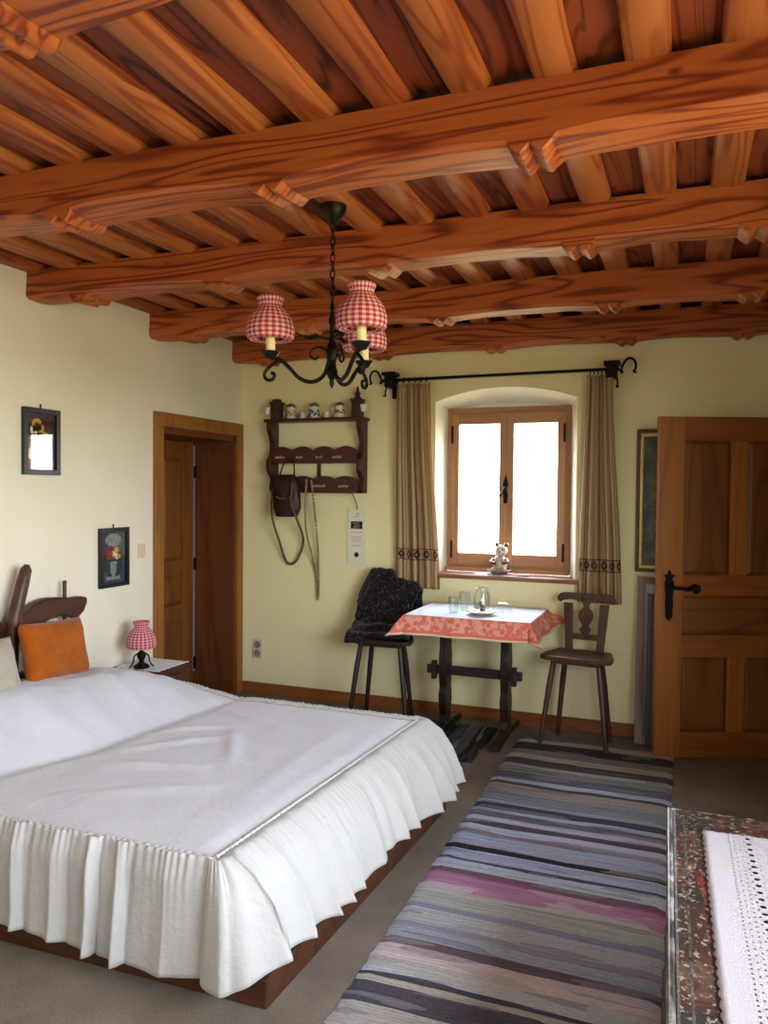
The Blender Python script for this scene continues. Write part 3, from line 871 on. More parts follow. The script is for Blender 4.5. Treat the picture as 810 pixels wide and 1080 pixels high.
# ------------------------------------------------------------------ wall rack on back wall
rk = thing('wall_rack', 'dark carved wooden mug rack with two scalloped rails on back wall', 'rack', (-2.515, YB, 1.53))
mb = None
D = .13
for sg in (-1, 1):
    side = [(.0,.0),(-.06,.0),(-.085,.03),(-.07,.10),(-D,.16),(-D,.24),(-.085,.28),(-.075,.36),(-.10,.42),(-D,.46),(-D,.52),(0,.52)]
    M = Matrix.Translation((sg*.355-.016, 0, 0)) @ Matrix.Rotation(PI/2, 4, 'Z')
    # outline in (y,z): prism extrudes along its y, so map (x->y)
    m_ = MB(); n = len(side)
    vs = [(sg*.36-.018, y, z) for y, z in side]+[(sg*.36+.018, y, z) for y, z in side]
    fs = [tuple(range(n)), tuple(reversed(range(n, 2*n)))]+[(i, i+n, (i+1) % n+n, (i+1) % n) for i in range(n)]
    m_.add(vs, fs); m_.build('side_board', m_shelf, rk, 0, .004)
    fx = sg*.325
    f = MB().box(fx-.035,fx+.035,-.10,-.03,.535,.66)
    f.box(fx-.042,fx+.042,-.107,-.023,.65,.668)
    if sg > 0: f.lathe([(.03,.668),(.026,.68),(.014,.69),(.022,.705),(.012,.725),(.008,.75),(0,.765)], 14, c=(fx,-.065,0))
    else: f.lathe([(.036,.668),(.034,.685),(.02,.69),(0,.69)], 14, c=(fx,-.065,0))
    f.build('finial', m_shelf, rk, 40, .003)
MB().box(-.395,.395,-.14,0,.515,.537).build('top_board', m_shelf, rk, 0, .004)
def scallop(z0, z1, amp, n, w=.342):
    P = [(-w, z0), (w, z0)]
    for i in range(49):
        x = w-2*w*i/48
        P.append((x, z1+amp*abs(math.sin(PI*(x+w)/(2*w)*n))**.7))
    return P
m_mark = plain('white painted lettering', '#b9a79b', .7, 0, .2, .1, 50)
def rail(z0, z1, amp, y, marks):
    o = MB().prism(scallop(z0, z1, amp, 4), y, y+.016).build('rail', m_shelf, rk, 0, .002)
    for cxm, n in marks:
        mk = MB()
        for k in range(n):
            x = cxm+(k-n/2)*.020
            P = [(x-.006, y-.002, (z0+z1)/2-.010), (x-.003, y-.002, (z0+z1)/2+.012*(.6+.4*math.sin(k*2+n))), (x+.003, y-.002, (z0+z1)/2-.006), (x+.007, y-.002, (z0+z1)/2+.006)]
            mk.tube(P, .0036, 5)
        mk.build('painted_word', m_mark, o)
    MB().box(-.342,.342,y+.016,0,z0,z0+.014).build('shelf', m_shelf, rk, 0, .002)
rail(.215, .30, .035, -.115, ((-.26,4),(-.10,3),(.06,3),(.20,4)))
rail(.0, .10, .022, -.115, ((.06,5),(.25,4),(-.22,3)))
# hook dividers
MB().box(-.012,.012,-.02,-.004,.10,.22).build('divider', m_shelf, rk, 0, .002)
def mug(x, mat, label, grp, h=.085, r=.036, lid=True, z=2.067):
    m_ = thing('mug', label, 'mug', (x, YB-.075, z), 0, grp)
    b = MB().lathe([(0,0),(r*.95,0),(r,.006),(r*1.02,h*.45),(r*.92,h*.85),(r*.95,h),(r*.85,h),(r*.84,h*.5),(0,.008)], 20)
    b.build('body', mat, m_)
    MB().tube(spline([(-r*.9,0,h*.8),(-r*1.5,0,h*.75),(-r*1.6,0,h*.45),(-r*.95,0,h*.25)] if lid else [(r*.9,0,h*.8),(r*1.6,0,h*.7),(r*1.5,0,h*.4),(r*.95,0,h*.25)], 5), .005 if lid else .0035, 6).build('handle', mat, m_)
    if lid:
        MB().lathe([(r*.98,h),(r,h+.006),(r*.8,h+.02),(r*.3,h+.03),(0,h+.032)], 20).build('lid', m_pewter, m_)
    return m_
def band_mat(name, base, band, l):
    t = NT(name); x = t.xyz(t.obj())
    v = t.n('ShaderNodeTexVoronoi'); v.inputs['Scale'].default_value = 55; t.l(t.obj(), v.inputs['Vector'])
    k = t.math('MULTIPLY', t.math('GREATER_THAN', x[2], l[0]), t.math('LESS_THAN', x[2], l[1]))
    p = t.math('LESS_THAN', v.outputs['Distance'], .55)
    return t.set(t.mix(t.math('MULTIPLY', k, p), lin(base), lin(band)), .3)
g_ = 'lidded mugs on the rack top'
mug(-2.715, band_mat('yellow banded stoneware', '#cfc6ac', '#a8781e', (.02,.065)), 'lidded mug with yellow band, leftmost on the rack top', g_)
mug(-2.525, band_mat('dark patterned stoneware', '#d6d2c4', '#3d3c48', (.015,.065)), 'lidded mug with dark pattern, middle one on the rack top', g_)
mug(-2.325, band_mat('brown banded stoneware', '#dcd5c2', '#4b382a', (.03,.06)), 'lidded mug with brown stripes, rightmost on the rack top', g_)
g_ = 'tiny cups between the lidded mugs'
mug(-2.622, m_white, 'tiny white cup between the left and middle lidded mugs', g_, .045, .017, False)
mug(-2.43, m_white, 'tiny white cup between the middle and right lidded mugs', g_, .045, .017, False)
# white cups hanging at the finials
def hang_cup(x, z, label):
    c_ = thing('cup', label, 'cup', (x, YB-.085, z), 0, 'white cups hung on the rack finials')
    MB().lathe([(0,0),(.012,0),(.02,.012),(.024,.035),(.026,.05),(.023,.05),(.018,.014),(0,.006)], 18).build('body', m_white, c_)
    MB().tube(spline([(-.022,0,.042),(-.036,0,.036),(-.034,0,.018),(-.02,0,.014)], 5), .0035, 6).build('handle', m_white, c_)
    MB().tube([(.018,0,.045),(.0,.01,.062),(-.0,.02,.075)], .002, 5).build('hook', m_iron, c_)
hang_cup(-2.905, 2.105, 'small white cup hanging left of the rack, beside its left finial')
hang_cup(-2.135, 2.105, 'small white cup hanging at the right finial of the rack')

# leather pouch hat + bead strings hanging from the rack
pc = thing('leather_pouch', 'dark brown leather pouch hanging from lower left of the wall rack', 'pouch', (-2.70, YB-.165, 1.36))
def pfn(a, b):
    an = 2*PI*a; z = b*.30
    r = interp([(0,.085),(.05,.105),(.15,.112),(.22,.10),(.28,.075),(.30,.06)], z)
    r *= 1+.06*ns(math.cos(an)*2, math.sin(an)*2, z*9)
    return (r*math.cos(an)*(1+.05*ns(z*7,1)), r*math.sin(an)*.42, z)
m_ = MB().grid(32, 16, pfn); m_.slab([(.085*math.cos(2*PI*k/24), .036*math.sin(2*PI*k/24)) for k in range(24)], -.004, .004)
m_.build('pouch_body', m_leather, pc, 60)
fl = MB().grid(14, 10, lambda a, b: (lerp(-.085,.085,a)*(1-.3*b), -.050-.006*math.sin(PI*a)-.012*math.sin(PI*b), .27-.15*b*(.6+.4*math.sin(PI*a))))
fl.build('flap', m_leather, pc, 180, solid=.006)
m_ = MB()
for k in range(7): m_.ball((-.05+.1*k/6, -.07+.004*abs(k-3), .14-.015*math.sin(PI*k/6)), .008, n=6)
m_.build('stud', m_bead, pc)
m_ = MB().tube(spline([(-.06,0,.29),(-.04,.03,.38),(0,.055,.42),(.04,.03,.38),(.06,0,.29)], 6), .006, 6)
m_.build('strap', m_leather, pc)
def beads(name, pts, r, mat, label, gap=1.35):
    P = spline(pts, 40); L = 0; m_ = MB(); last = None; cord = []
    for p in P:
        cord.append(p)
        if last is None or (p-last).length >= r*gap:
            m_.ball(tuple(p), r, n=5); last = p
    c0 = Vector(pts[0])
    e = thing(name, label, 'bead string', tuple(c0))
    for i in range(len(m_.v)): m_.v[i] = tuple(Vector(m_.v[i])-c0)
    m_.build('beads', mat, e)
    MB().tube([p-c0 for p in cord], r*.35, 5).build('cord', mat, e)
    return e
Yb = YB-.14
beads('bead_string', [(-2.83,Yb,1.56),(-2.835,Yb,1.36),(-2.81,Yb+.08,1.15),(-2.775,Yb+.1,1.03),(-2.73,Yb+.11,1.0),(-2.67,Yb+.1,1.05),(-2.62,Yb+.08,1.2),(-2.61,Yb-.12,1.45),(-2.61,Yb-.1,1.6)], .010, m_bead, 'brown bead string hanging in one loop below the leather pouch')
beads('bead_string', [(-2.555,Yb,1.62),(-2.56,Yb,1.3),(-2.55,Yb+.1,1.05),(-2.53,Yb+.12,.92),(-2.515,Yb+.12,.74),(-2.505,Yb+.11,.92),(-2.51,Yb+.09,1.2),(-2.515,Yb,1.62)], .009, m_beadl, 'long pale bead string hanging straight down right of the leather pouch')
# paper tag on a hook
tg = thing('paper_tag', 'narrow white paper card hanging from a wire under the wall rack', 'card', (-2.215, YB-.006, 1.012))
MB().box(-.072,.072,-.003,.0,0,.405).build('card', m_paper, tg, 0)
k_ = MB().box(-.045,.045,-.004,-.003,.262,.315, 0).build('printed_block', m_ink, tg, 0)
for z, a, b in ((.235,-.045,.045),(.20,-.04,.04),(.185,-.045,.03),(.172,-.03,.035),(.14,-.04,.04)): MB().box(a, b, -.0038, -.003, z, z+.004).build('printed_line', m_inkg, tg, 0)
for z, a, b in ((.30,-.03,.02),(.285,-.02,.03),(.272,-.03,.025)): MB().box(a, b, -.0046, -.004, z, z+.005).build('printed_line', m_inkg, k_, 0)
MB().box(-.012,.016,-.0038,-.003,.35,.354).build('printed_line', m_inkg, tg, 0); MB().box(.002,.016,-.0038,-.003,.365,.375).build('printed_mark', m_inkg, tg, 0)
MB().lathe([(0,.0008),(.017,.0008),(.018,0)], 18, 0, Matrix.Translation((0,-.0035,.075)) @ Matrix.Rotation(PI/2,4,'X')).build('printed_dot', m_ink, tg, 0)
MB().tube(spline([(0,-.004,.40),(.004,-.01,.43),(-.002,-.05,.49),(0,-.10,.52)], 5), .003, 6).build('wire', m_iron, tg)

# ------------------------------------------------------------------ curtain rod and curtains
cr = thing('curtain_rod', 'black wrought iron curtain rod with scrolled ends above the window', 'curtain rod', (-1.2, YB-.085, 2.315))
RB = Vector((-1.2, YB-.085, 2.315))
MB().tube([(-.79,0,0),(.79,0,.008)], .0105, 10).build('rod', m_iron, cr)
for sg in (-1, 1):
    x = sg*.745
    m_ = MB().box(x-.03,x+.03,-.016,.085,-.045,.035).box(x-.048,x+.048,-.024,.085,.035,.058)
    m_.box(x-.02*sg-.012,x-.02*sg+.012,.04,.085,-.12,-.04)
    m_.tube(spline([(x+.03*sg,.03,-.04),(x+.035*sg,.02,-.08),(x+.03*sg,.01,-.105),(x+.045*sg,0,-.10)], 5), .006, 6)
    m_.build('bracket', m_iron, cr, 40, .003)
    m_ = MB().tube(spline([(sg*.775,0,.006),(sg*.80,0,.0),(sg*.812,0,.03),(sg*.835,0,.064),(sg*.865,0,.068),(sg*.885,0,.045),(sg*.888,0,.01),(sg*.878,0,-.012),(sg*.892,0,-.02)], 6), .0075, 8)
    m_.ball((sg*.805,0,-.012), .012, n=8)
    m_.build('scroll_end', m_iron, cr)
def curtain_mat():
    t = NT('beige striped curtain'); x = t.xyz(t.uv())
    s1 = t.math('MULTIPLY_ADD', t.math('SINE', t.math('MULTIPLY', x[0], 6.283*17)), .5, .5)
    s2 = t.math('GREATER_THAN', t.math('FRACT', t.math('MULTIPLY', x[0], 9.)), .8)
    n = t.noise(t.vmul(t.uv(), (260, 14, 1)), 1., 3.)
    c = t.ramp(t.math('ADD', t.math('MULTIPLY', s1, .45), t.math('MULTIPLY', n, .6)), [(.2, lin('#94744e')), (.8, lin('#d3b78f'))])
    c = t.mix(t.math('MULTIPLY', s2, .5), c, lin('#7b5b36'))
    # embroidered band with heart-like motifs
    vv = x[1]
    band = t.math('MULTIPLY', t.math('GREATER_THAN', vv, .140), t.math('LESS_THAN', vv, .195))
    mu = t.math('FRACT', t.math('MULTIPLY', x[0], 11.)); mv = t.math('MULTIPLY', t.math('SUBTRACT', vv, .1675), 36.)
    dd = t.math('ADD', t.math('ABSOLUTE', t.math('MULTIPLY', t.math('SUBTRACT', mu, .5), 2.2)), t.math('ABSOLUTE', mv))
    mot = t.math('LESS_THAN', dd, .85); hole = t.math('LESS_THAN', dd, .35)
    edge = t.math('GREATER_THAN', t.math('ABSOLUTE', mv), .86)
    k = t.math('MULTIPLY', band, t.math('MAXIMUM', t.math('SUBTRACT', mot, hole), edge))
    c = t.mix(t.math('MULTIPLY', band, .45), c, lin('#8a7a60'))
    c = t.mix(k, c, lin('#4a1f22'))
    t.set(c, .9, spec=.1)
    tl = t.n('ShaderNodeBsdfTranslucent'); t.l(c, tl.inputs[0])
    mx = t.n('ShaderNodeMixShader'); mx.inputs[0].default_value = .25
    t.l(t.b.outputs[0], mx.inputs[1]); t.l(tl.outputs[0], mx.inputs[2]); t.l(mx.outputs[0], t.out.inputs[0])
    return t.mat
m_curt = curtain_mat()
def curtain(label, xt0, xt1, xb0, xb1, zt, zb, sd, nf):
    c = thing('curtain', label, 'curtain', ((xt0+xt1)/2, YB-.085, zt), 0, 'beige striped curtains at the window')
    cxm = (xt0+xt1)/2
    def fn(a, b):
        t = 1-b                                   # b=0 bottom, 1 top
        x = lerp(lerp(xt0, xt1, a), lerp(xb0, xb1, a), sstep(0, 1, t)*.6+t*.4)
        ph = 2*PI*nf*a+sd+.5*math.sin(a*9+sd)
        am = lerp(.016, .024, t)
        y = am*math.sin(ph)*(.8+.5*ns(a*5, sd))+.006*math.sin(2.3*ph+1)+.005*ns(a*4, t*5, sd)+.040*sstep(.25, .95, t)
        x += .006*math.cos(ph)
        z = lerp(zb, zt, b)+.006*math.sin(a*PI*nf*2)*(b > .98)+.008*ns(a*3, sd)*(1-b)
        return (x-cxm, y, z-zt)
    m_ = MB().grid(90, 50, fn, uvf=lambda a, b: (a, b))
    m_.build('cloth', m_curt, c, 180, solid=.0025, off=0)
    for k in range(6):
        x = lerp(xt0+.015, xt1-.015, k/5)-cxm
        q = [(x, .0165*math.cos(2*PI*i/14), 2.316-zt+.0165*math.sin(2*PI*i/14)-.003) for i in range(15)]
        MB().tube(q, .0025, 5, cap=False).tube([(x,0,2.30-zt),(x,0,.003)], .003, 5).build('ring', m_iron, c)
curtain('striped beige curtain left of the window, above the shawl-draped chair', -1.895, -1.655, -1.905, -1.585, 2.287, .875, .3, 6)
curtain('striped beige curtain right of the window, above the empty carved chair', -.60, -.452, -.648, -.378, 2.285, .845, 1.7, 6)

# ------------------------------------------------------------------ things on the sill
o = MB().slab([(x, y) for x, y in [(.19*math.cos(2*PI*k/40)*(1+.04*math.cos(20*PI*k/20)), .085*math.sin(2*PI*k/40)*(1+.04*math.cos(20*PI*k/20))) for k in range(40)]], 0, .003).build('doily', m_doily, smooth=0)
o.location = (-1.165, 5.19, SILL+.0005)
m_pd = fabric('white doily with pink ends', '#d9cfd2', .08, 200)
o.data.materials[0] = m_pd
tag(o, 'white doily lying on the window sill under the figurine dish', 'doily')
nap = MB().grid(16, 8, lambda a, b: (lerp(-.10,.10,a)+.02*b, lerp(-.035,.03,b), .0015+.002*abs(ns(a*4,b*4)))).build('napkin', m_pinkd, smooth=180, solid=.0015, off=1)
nap.location = (-1.08, 5.17, SILL+.0045)
tag(nap, 'small pink cloth on the window sill in front of the figurine', 'napkin')
dz_ = SILL+.008
dsh = thing('dish', 'shallow brownish dish holding the figurine on the window sill', 'dish', (-1.185, 5.205, dz_))
MB().lathe([(0,0),(.05,0),(.068,.012),(.085,.026),(.082,.029),(.06,.014),(0,.006)], 28).build('bowl', plain('brown glazed dish', '#8b7864', .35, 0, .5, .15, 30), dsh)
fg = thing('figurine', 'small cream and brown seated animal figurine in a dish on window sill', 'figurine', (-1.18, 5.205, dz_+.0075))
m_fig = plain('cream glazed figure', '#c9baa2', .35, 0, .5, .25, 45); m_figd = plain('brown glaze', '#6f5238', .35, 0, .5, .2, 40)
m_ = MB().ball((0,0,.06), .05, n=14, sz=1.2).ball((-.03,-.035,.02), .022, n=10).ball((.03,-.035,.02), .022, n=10)
m_.build('body', m_fig, fg, 60)
m_ = MB().ball((.01,-.005,.15), .042, n=14).ball((.01,-.042,.142), .018, n=8); m_.build('head', m_fig, fg, 60)
for ex_ in (-.022, .044): MB().ball((ex_,.0,.19), .015, n=8).build('ear', m_figd, fg, 60)
m_ = MB().tube(spline([(-.04,-.01,.09),(-.05,-.04,.07),(-.02,-.055,.065)], 5), .013, 8).build('arm', m_figd, fg, 60)
m_ = MB().tube(spline([(.045,-.01,.09),(.055,-.035,.075),(.025,-.055,.07)], 5), .013, 8)
m_.build('arm', m_figd, fg, 60)
for nm_, c_, r_ in (('eye',(-.004,-.043,.158),.005),('eye',(.026,-.043,.158),.005),('nose',(.011,-.059,.146),.006)): MB().ball(c_, r_, n=6).build(nm_, m_ink, fg, 60)

# ------------------------------------------------------------------ trestle table
TZ = .79
tb = thing('table', 'small dark wooden trestle table below the window', 'table', (-1.22, 4.78, 0))
MB().box(-.385,.385,-.30,.30,TZ-.035,TZ-.004).build('tabletop', m_black, tb, 0, .006)
for px in (-.21, .185):
    post = [(.035,.07),(.03,.12),(.045,.20),(.045,.26),(.032,.30),(.04,.36),(.045,.42),(.045,.50),(.035,.56),(.04,.68),(.05,.73)]
    P = [(w_, z) for w_, z in post]+[(-w_, z) for w_, z in reversed(post)]
    n = len(P); m_ = MB()
    vs = [(px-.025, y*1.5, z) for y, z in P]+[(px+.025, y*1.5, z) for y, z in P]
    m_.add(vs, [tuple(range(n)), tuple(reversed(range(n,2*n)))]+[(i, i+n, (i+1) % n+n, (i+1) % n) for i in range(n)])
    m_.build('post', m_black, tb, 0, .004)
    F = [(-.30,.015),(-.30,.035),(-.27,.06),(-.10,.075),(.10,.075),(.27,.06),(.30,.035),(.30,.015),(.20,.015),(.16,.028),(-.16,.028),(-.20,.015)]
    n = len(F); m_ = MB()
    vs = [(px-.03, y, z) for y, z in F]+[(px+.03, y, z) for y, z in F]
    m_.add(vs, [tuple(range(n)), tuple(reversed(range(n,2*n)))]+[(i, i+n, (i+1) % n+n, (i+1) % n) for i in range(n)])
    m_.build('foot', m_black, tb, 0, .004)
    MB().box(px-.03,px+.03,-.26,.26,TZ-.075,TZ-.035).build('bearer', m_black, tb, 0, .006)
MB().box(-.33,.285,-.016,.016,.375,.43).build('stretcher', m_black, tb, 0, .003)
for px in (-.285, .235): MB().box(px-.015, px+.015, -.022, .022, .34, .455).build('wedge', m_black, tb, 0, .003)

# tablecloth
def cloth_mat():
    t = NT('coral bordered tablecloth'); x = t.xyz(t.uv())
    ex = t.math('SUBTRACT', .515, t.math('ABSOLUTE', x[0])); ey = t.math('SUBTRACT', .43, t.math('ABSOLUTE', x[1]))
    e = t.math('MINIMUM', ex, ey)
    n = t.n('ShaderNodeTexVoronoi'); n.inputs['Scale'].default_value = 26; t.l(t.uv(), n.inputs['Vector'])
    nn = t.noise(t.uv(), 30., 3., .6)
    mot = t.math('MULTIPLY', t.math('GREATER_THAN', n.outputs['Distance'], .42), t.math('GREATER_THAN', nn, .46))
    bandin = t.math('MULTIPLY', t.math('GREATER_THAN', e, .03), t.math('LESS_THAN', e, .115))
    coral = t.mix(t.math('MULTIPLY', t.math('MULTIPLY', mot, bandin), .5), lin('#d9705f'), lin('#ecc3a4'))
    ck = t.math('GREATER_THAN', t.math('FRACT', t.math('MULTIPLY', x[0], 24.)), .5)
    white = t.ramp(nn, [(.4, lin('#cfd6dd')), (.6, lin('#e3e6ea'))])
    c = t.mix(t.math('LESS_THAN', e, .128), white, coral)
    c = t.mix(t.math('LESS_THAN', e, .012), c, lin('#dcc6a4'))
    return t.set(c, .75, spec=.25)
tc_ = MB()
def tcf(a, b):
    x = lerp(-.515,.515,a); y = lerp(-.418,.43,b)
    px = max(-.387, min(.387, x)); py = max(-.302, min(.302, y))
    ex, ey = x-px, y-py; L = math.hypot(ex, ey)
    z = TZ
    if L > 0:
        corner = min(abs(ex), abs(ey))/max(1e-6, max(abs(ex), abs(ey)))
        lift = .22+.55*corner+.06*math.sin(x*19+y*14)
        if ex > 0 and ey > -.2: lift += .25*min(1, ex/.1)*sstep(0, .3, py+.1)
        ang_ = min(1., lift)
        hor = L*math.sin(ang_*1.1); ver = L*math.cos(ang_*1.1)
        px += ex/L*hor; py += ey/L*hor; z -= ver
        if L < .02: z += .004
        py += .008*math.sin(x*23)*(abs(ey) > 0)*min(1, L/.1); px += .008*math.sin(y*23)*(abs(ex) > 0)*min(1, L/.1)
    else: z += .0008*ns(x*9, y*9)
    if py > .36: py = .36
    return (px, py, z)
tc_.grid(104, 88, tcf, uvf=lambda a, b: (lerp(-.515,.515,a), lerp(-.43,.43,b)))
o = tc_.build('tablecloth', cloth_mat(), smooth=180, solid=.002, off=1); o.location = (-1.22, 4.765, 0)
tag(o, 'white tablecloth with hanging coral patterned border on the small table', 'tablecloth')
tz = TZ+.0045
def tumbler(x, y, r, h, label):
    g = MB().lathe([(0,.0),(r*.82,0),(r*.86,.004),(r,h),(r-.0025,h),(r*.78,.012),(0,.012)], 24)
    o = g.build('drinking_glass', m_glass, smooth=40); o.location = (x, y, tz); return tag(o, label, 'glass', 'drinking glasses on the small table')
tumbler(-1.345, 4.66, .034, .10, 'clear drinking glass at the left, front one of the two beside the jar')
tumbler(-1.315, 4.80, .036, .115, 'taller clear drinking glass standing behind the shorter front glass')
sc_ = thing('saucer', 'pale saucer under the glass jar on the coral bordered tablecloth', 'saucer', (-1.165, 4.66, tz))
MB().lathe([(0,0),(.045,0),(.06,.006),(.092,.018),(.09,.021),(.05,.008),(0,.005)], 28).build('plate', m_fig, sc_)
jr = thing('glass_jar', 'clear glass jar with dark and cream contents on a saucer, table centre', 'jar', (-1.165, 4.66, tz+.009))
MB().lathe([(0,0),(.045,0),(.05,.01),(.052,.06),(.05,.11),(.038,.135),(.036,.15),(.042,.158),(.039,.158),(.033,.148),(.047,.105),(.048,.012),(0,.006)], 24).build('jar_glass', m_glass, jr)
m_ = MB()
for k in range(16):
    a = random.uniform(0, 6.28); r = random.uniform(0,.03); m_.ball((r*math.cos(a), r*math.sin(a), .018+.055*k/16), random.uniform(.010,.015), m=k % 2, n=6)
m_.build('contents', [m_figd, m_fig], jr, 60)
dm = thing('glass_dome', 'low clear glass bowl turned upside down beside the jar on the table', 'bowl', (-1.055, 4.74, tz))
MB().lathe([(.062,0),(.064,.003),(.06,.03),(.045,.055),(.02,.07),(0,.073)], 24).build('dome', m_glass, dm)
MB().ball((0,0,.08), .010, n=8).build('knob', m_glass, dm)

# ------------------------------------------------------------------ carved chairs
def chair(label, x, y, rz, mat, grp):
    c = thing('chair', label, 'chair', (x, y, 0), rz, grp)
    SZ = .558
    seat = [(-.215,-.105),(-.17,-.13),(.17,-.13),(.215,-.105),(.208,-.0),(.165,.145),(.14,.16),(-.14,.16),(-.165,.145),(-.208,-.0)]
    MB().slab(seat, SZ-.028, SZ).build('seat', mat, c, 0, .006)
    m_ = MB().box(-.15,.15,-.10,-.05,SZ-.05,SZ-.028).box(-.13,.13,.08,.13,SZ-.05,SZ-.028)
    m_.build('battens', mat, c, 0, .004)
    for (tx, ty, bx, by) in ((-.135,-.075,-.20,-.125),(.135,-.075,.20,-.125),(-.11,.10,-.165,.135),(.11,.10,.165,.135)):
        MB().tube([(tx,ty,SZ-.03),(lerp(tx,bx,.35),lerp(ty,by,.35),SZ*.65),(bx,by,.017 if by < 0 else .004)], [.0165,.0185,.0145], 8).build('leg', mat, c, 30)
    # carved back, leaning
    T = .022
    M = Matrix.Translation((0, .115, SZ-.005)) @ Matrix.Rotation(math.radians(-7), 4, 'X')
    H = .365
    for sg in (-1, 1):
        P = [(sg*.118,0),(sg*.072,0),(sg*.085,.30),(sg*.142,.30)]
        if sg > 0: P.reverse()
        MB().prism(P, 0, T, 0, M).build('stile', mat, c, 0, .003)
    tr = [(-.185,.315),(-.165,.302),(-.145,.315),(-.10,.322),(.10,.322),(.145,.315),(.165,.302),(.185,.315),(.182,.338),(.165,.357),(.135,H),(-.135,H),(-.165,.357),(-.182,.338)]
    MB().prism(tr, -.002, T+.002, 0, M).build('top_rail', mat, c, 0, .004)
    MB().prism([(-.078,.075),(.078,.075),(.082,.108),(-.082,.108)], 0, T, 0, M).build('lower_rail', mat, c, 0, .003)
    hw = [(.016,.105),(.030,.125),(.036,.14),(.024,.155),(.020,.165),(.034,.185),(.044,.21),(.046,.235),(.036,.255),(.022,.27),(.016,.285),(.024,.30),(.016,.325)]
    sp = [(w_, z) for w_, z in hw]+[(-w_, z) for w_, z in reversed(hw)]
    MB().prism(sp, .002, T-.002, 0, M).build('splat', mat, c, 0, .003)
    return c
g_ = 'carved wooden chairs at the small table'
chair('dark carved wooden chair standing empty at the right of the table', -.60, 4.85, math.radians(-7), m_chair, g_)
chair('dark wooden chair left of the table, draped with a black shawl', -1.90, 4.885, math.radians(4), m_black, g_)

# shawl on the left chair
t = NT('black floral shawl'); v = t.obj()
vo = t.n('ShaderNodeTexVoronoi'); vo.inputs['Scale'].default_value = 85; t.l(v, vo.inputs['Vector'])
n = t.noise(v, 40., 3., .6)
k = t.math('MULTIPLY', t.math('LESS_THAN', vo.outputs['Distance'], .27), t.math('GREATER_THAN', n, .47))
c = t.mix(k, t.ramp(n, [(.3, lin('#09080a')), (.7, lin('#1c171a'))]), lin('#6b655c'))
t.bump(n, .5, .01)
m_shawl = t.set(c, .85, spec=.15, Sheen_Weight=.2)
def shf(a, b):
    # a across (left to right), b: 0 front of seat .. .35 back of seat .. .7 top of back .. 1 behind
    x = lerp(-.225, .215, a)
    topz = interp([(0,.80),(.12,.90),(.22,.99),(.52,.985),(.58,.93),(.72,.915),(.92,.905),(1,.86)], a)
    seat = .585+.03*ns(a*4, b*8, 1)+.035*math.sin(PI*a)*sstep(.1,.3,b)
    if b < .08:
        f = b/.08; z = lerp(.572 if a > .25 else .52, seat, f)+.004*math.sin(a*17); y = lerp(-.135,-.10,f)-.012*math.sin(a*21)*(1-f)
    elif b < .40:
        f = (b-.08)/.32; z = seat+.05*f*f; y = lerp(-.10, .06, f)
    elif b < .75:
        f = (b-.40)/.35; z = lerp(seat+.05, topz, f**.9); y = lerp(.06, .15, f)-.035*math.sin(PI*f)*(.6+.6*ns(a*3, 5))
    else:
        f = (b-.75)/.25; z = topz-.20*f*f; y = .15+.05*math.sin(PI*.5*min(1, f*2))
    sc_x = 1+.02*ns(b*7, a*2)
    if .40 < b < .75:
        f = (b-.40)/.35
        x += .012*ns(f*6, a*5, 3); x *= lerp(1.0, .84, math.sin(PI*f)) if a > .5 else lerp(1.0, .95, math.sin(PI*f))
    y += .016*ns(a*7, b*9, 6); z += .012*ns(a*8, b*10, 2)
    return (x*sc_x, y, z)
m_ = MB().grid(48, 70, shf)
sh = m_.build('shawl', m_shawl, smooth=180, solid=.014, off=1)
sh.location = (-1.90, 4.885, .01); sh.rotation_euler = (0, 0, math.radians(4))
tag(sh, 'black speckled shawl draped over the chair left of the table', 'shawl')

# ------------------------------------------------------------------ behind the open door: pictures
pf = thing('framed_picture', 'gold framed dark green painting on back wall, half hidden by open door', 'picture', (.02, YB, 1.055))
fwid = .05
m_ = MB().box(-.32,.32,-.03,0,0,.022).box(-.32,.32,-.03,0,.87,.892).box(-.32,-.298,-.03,0,.022,.87).box(.298,.32,-.03,0,.022,.87)
m_.build('outer_frame', m_chair, pf, 0, .003)
m_ = MB().box(-.298,.298,-.036,0,.022,.044).box(-.298,.298,-.036,0,.848,.87).box(-.298,-.276,-.036,0,.044,.848).box(.276,.298,-.036,0,.044,.848)
m_.build('gold_frame', m_gold, pf, 0, .010)
t = NT('dark green landscape painting'); n = t.noise(t.obj(), 9., 5., .65)
m_art = t.set(t.ramp(n, [(.35, lin('#14180c')), (.5, lin('#37401d')), (.62, lin('#5d6030')), (.75, lin('#8a8a64'))]), .4)
MB().box(-.276,.276,-.012,-.006,.044,.848).build('painting', m_art, pf, 0)
# leaning frames on the floor
def lean(name, label, x, y0, W, H, fw_, mats, tilt):
    f = thing(name, label, 'frame', (x, y0, 0))
    f.rotation_euler = (math.radians(tilt), 0, 0)
    m_ = MB().box(-W,-W+fw_,-.02,0,0,H).box(W-fw_,W,-.02,0,0,H).box(-W+fw_,W-fw_,-.02,0,0,fw_).box(-W+fw_,W-fw_,-.02,0,H-fw_,H)
    m_.build('frame', mats[0], f, 0, .003)
    MB().box(-W+fw_,W-fw_,-.009,-.004,fw_,H-fw_).build('panel', mats[1], f, 0)
m_pg = plain('grey green backing', '#5f6a60', .3, 0, .5, .15, 12)
m_dg = plain('dusty grey panel', '#6c665c', .5, 0, .4, .2, 12)
lean('leaning_frame', 'weathered grey wooden frame leaning on back wall behind open door, taller one', -.085, 5.03, .195, 1.03, .045, (m_grey, m_pg), -4.5)
lean('leaning_frame', 'dark narrow frame leaning in front of the taller weathered frame', -.10, 4.985, .115, .93, .028, (m_chair, m_dg), -4.5)

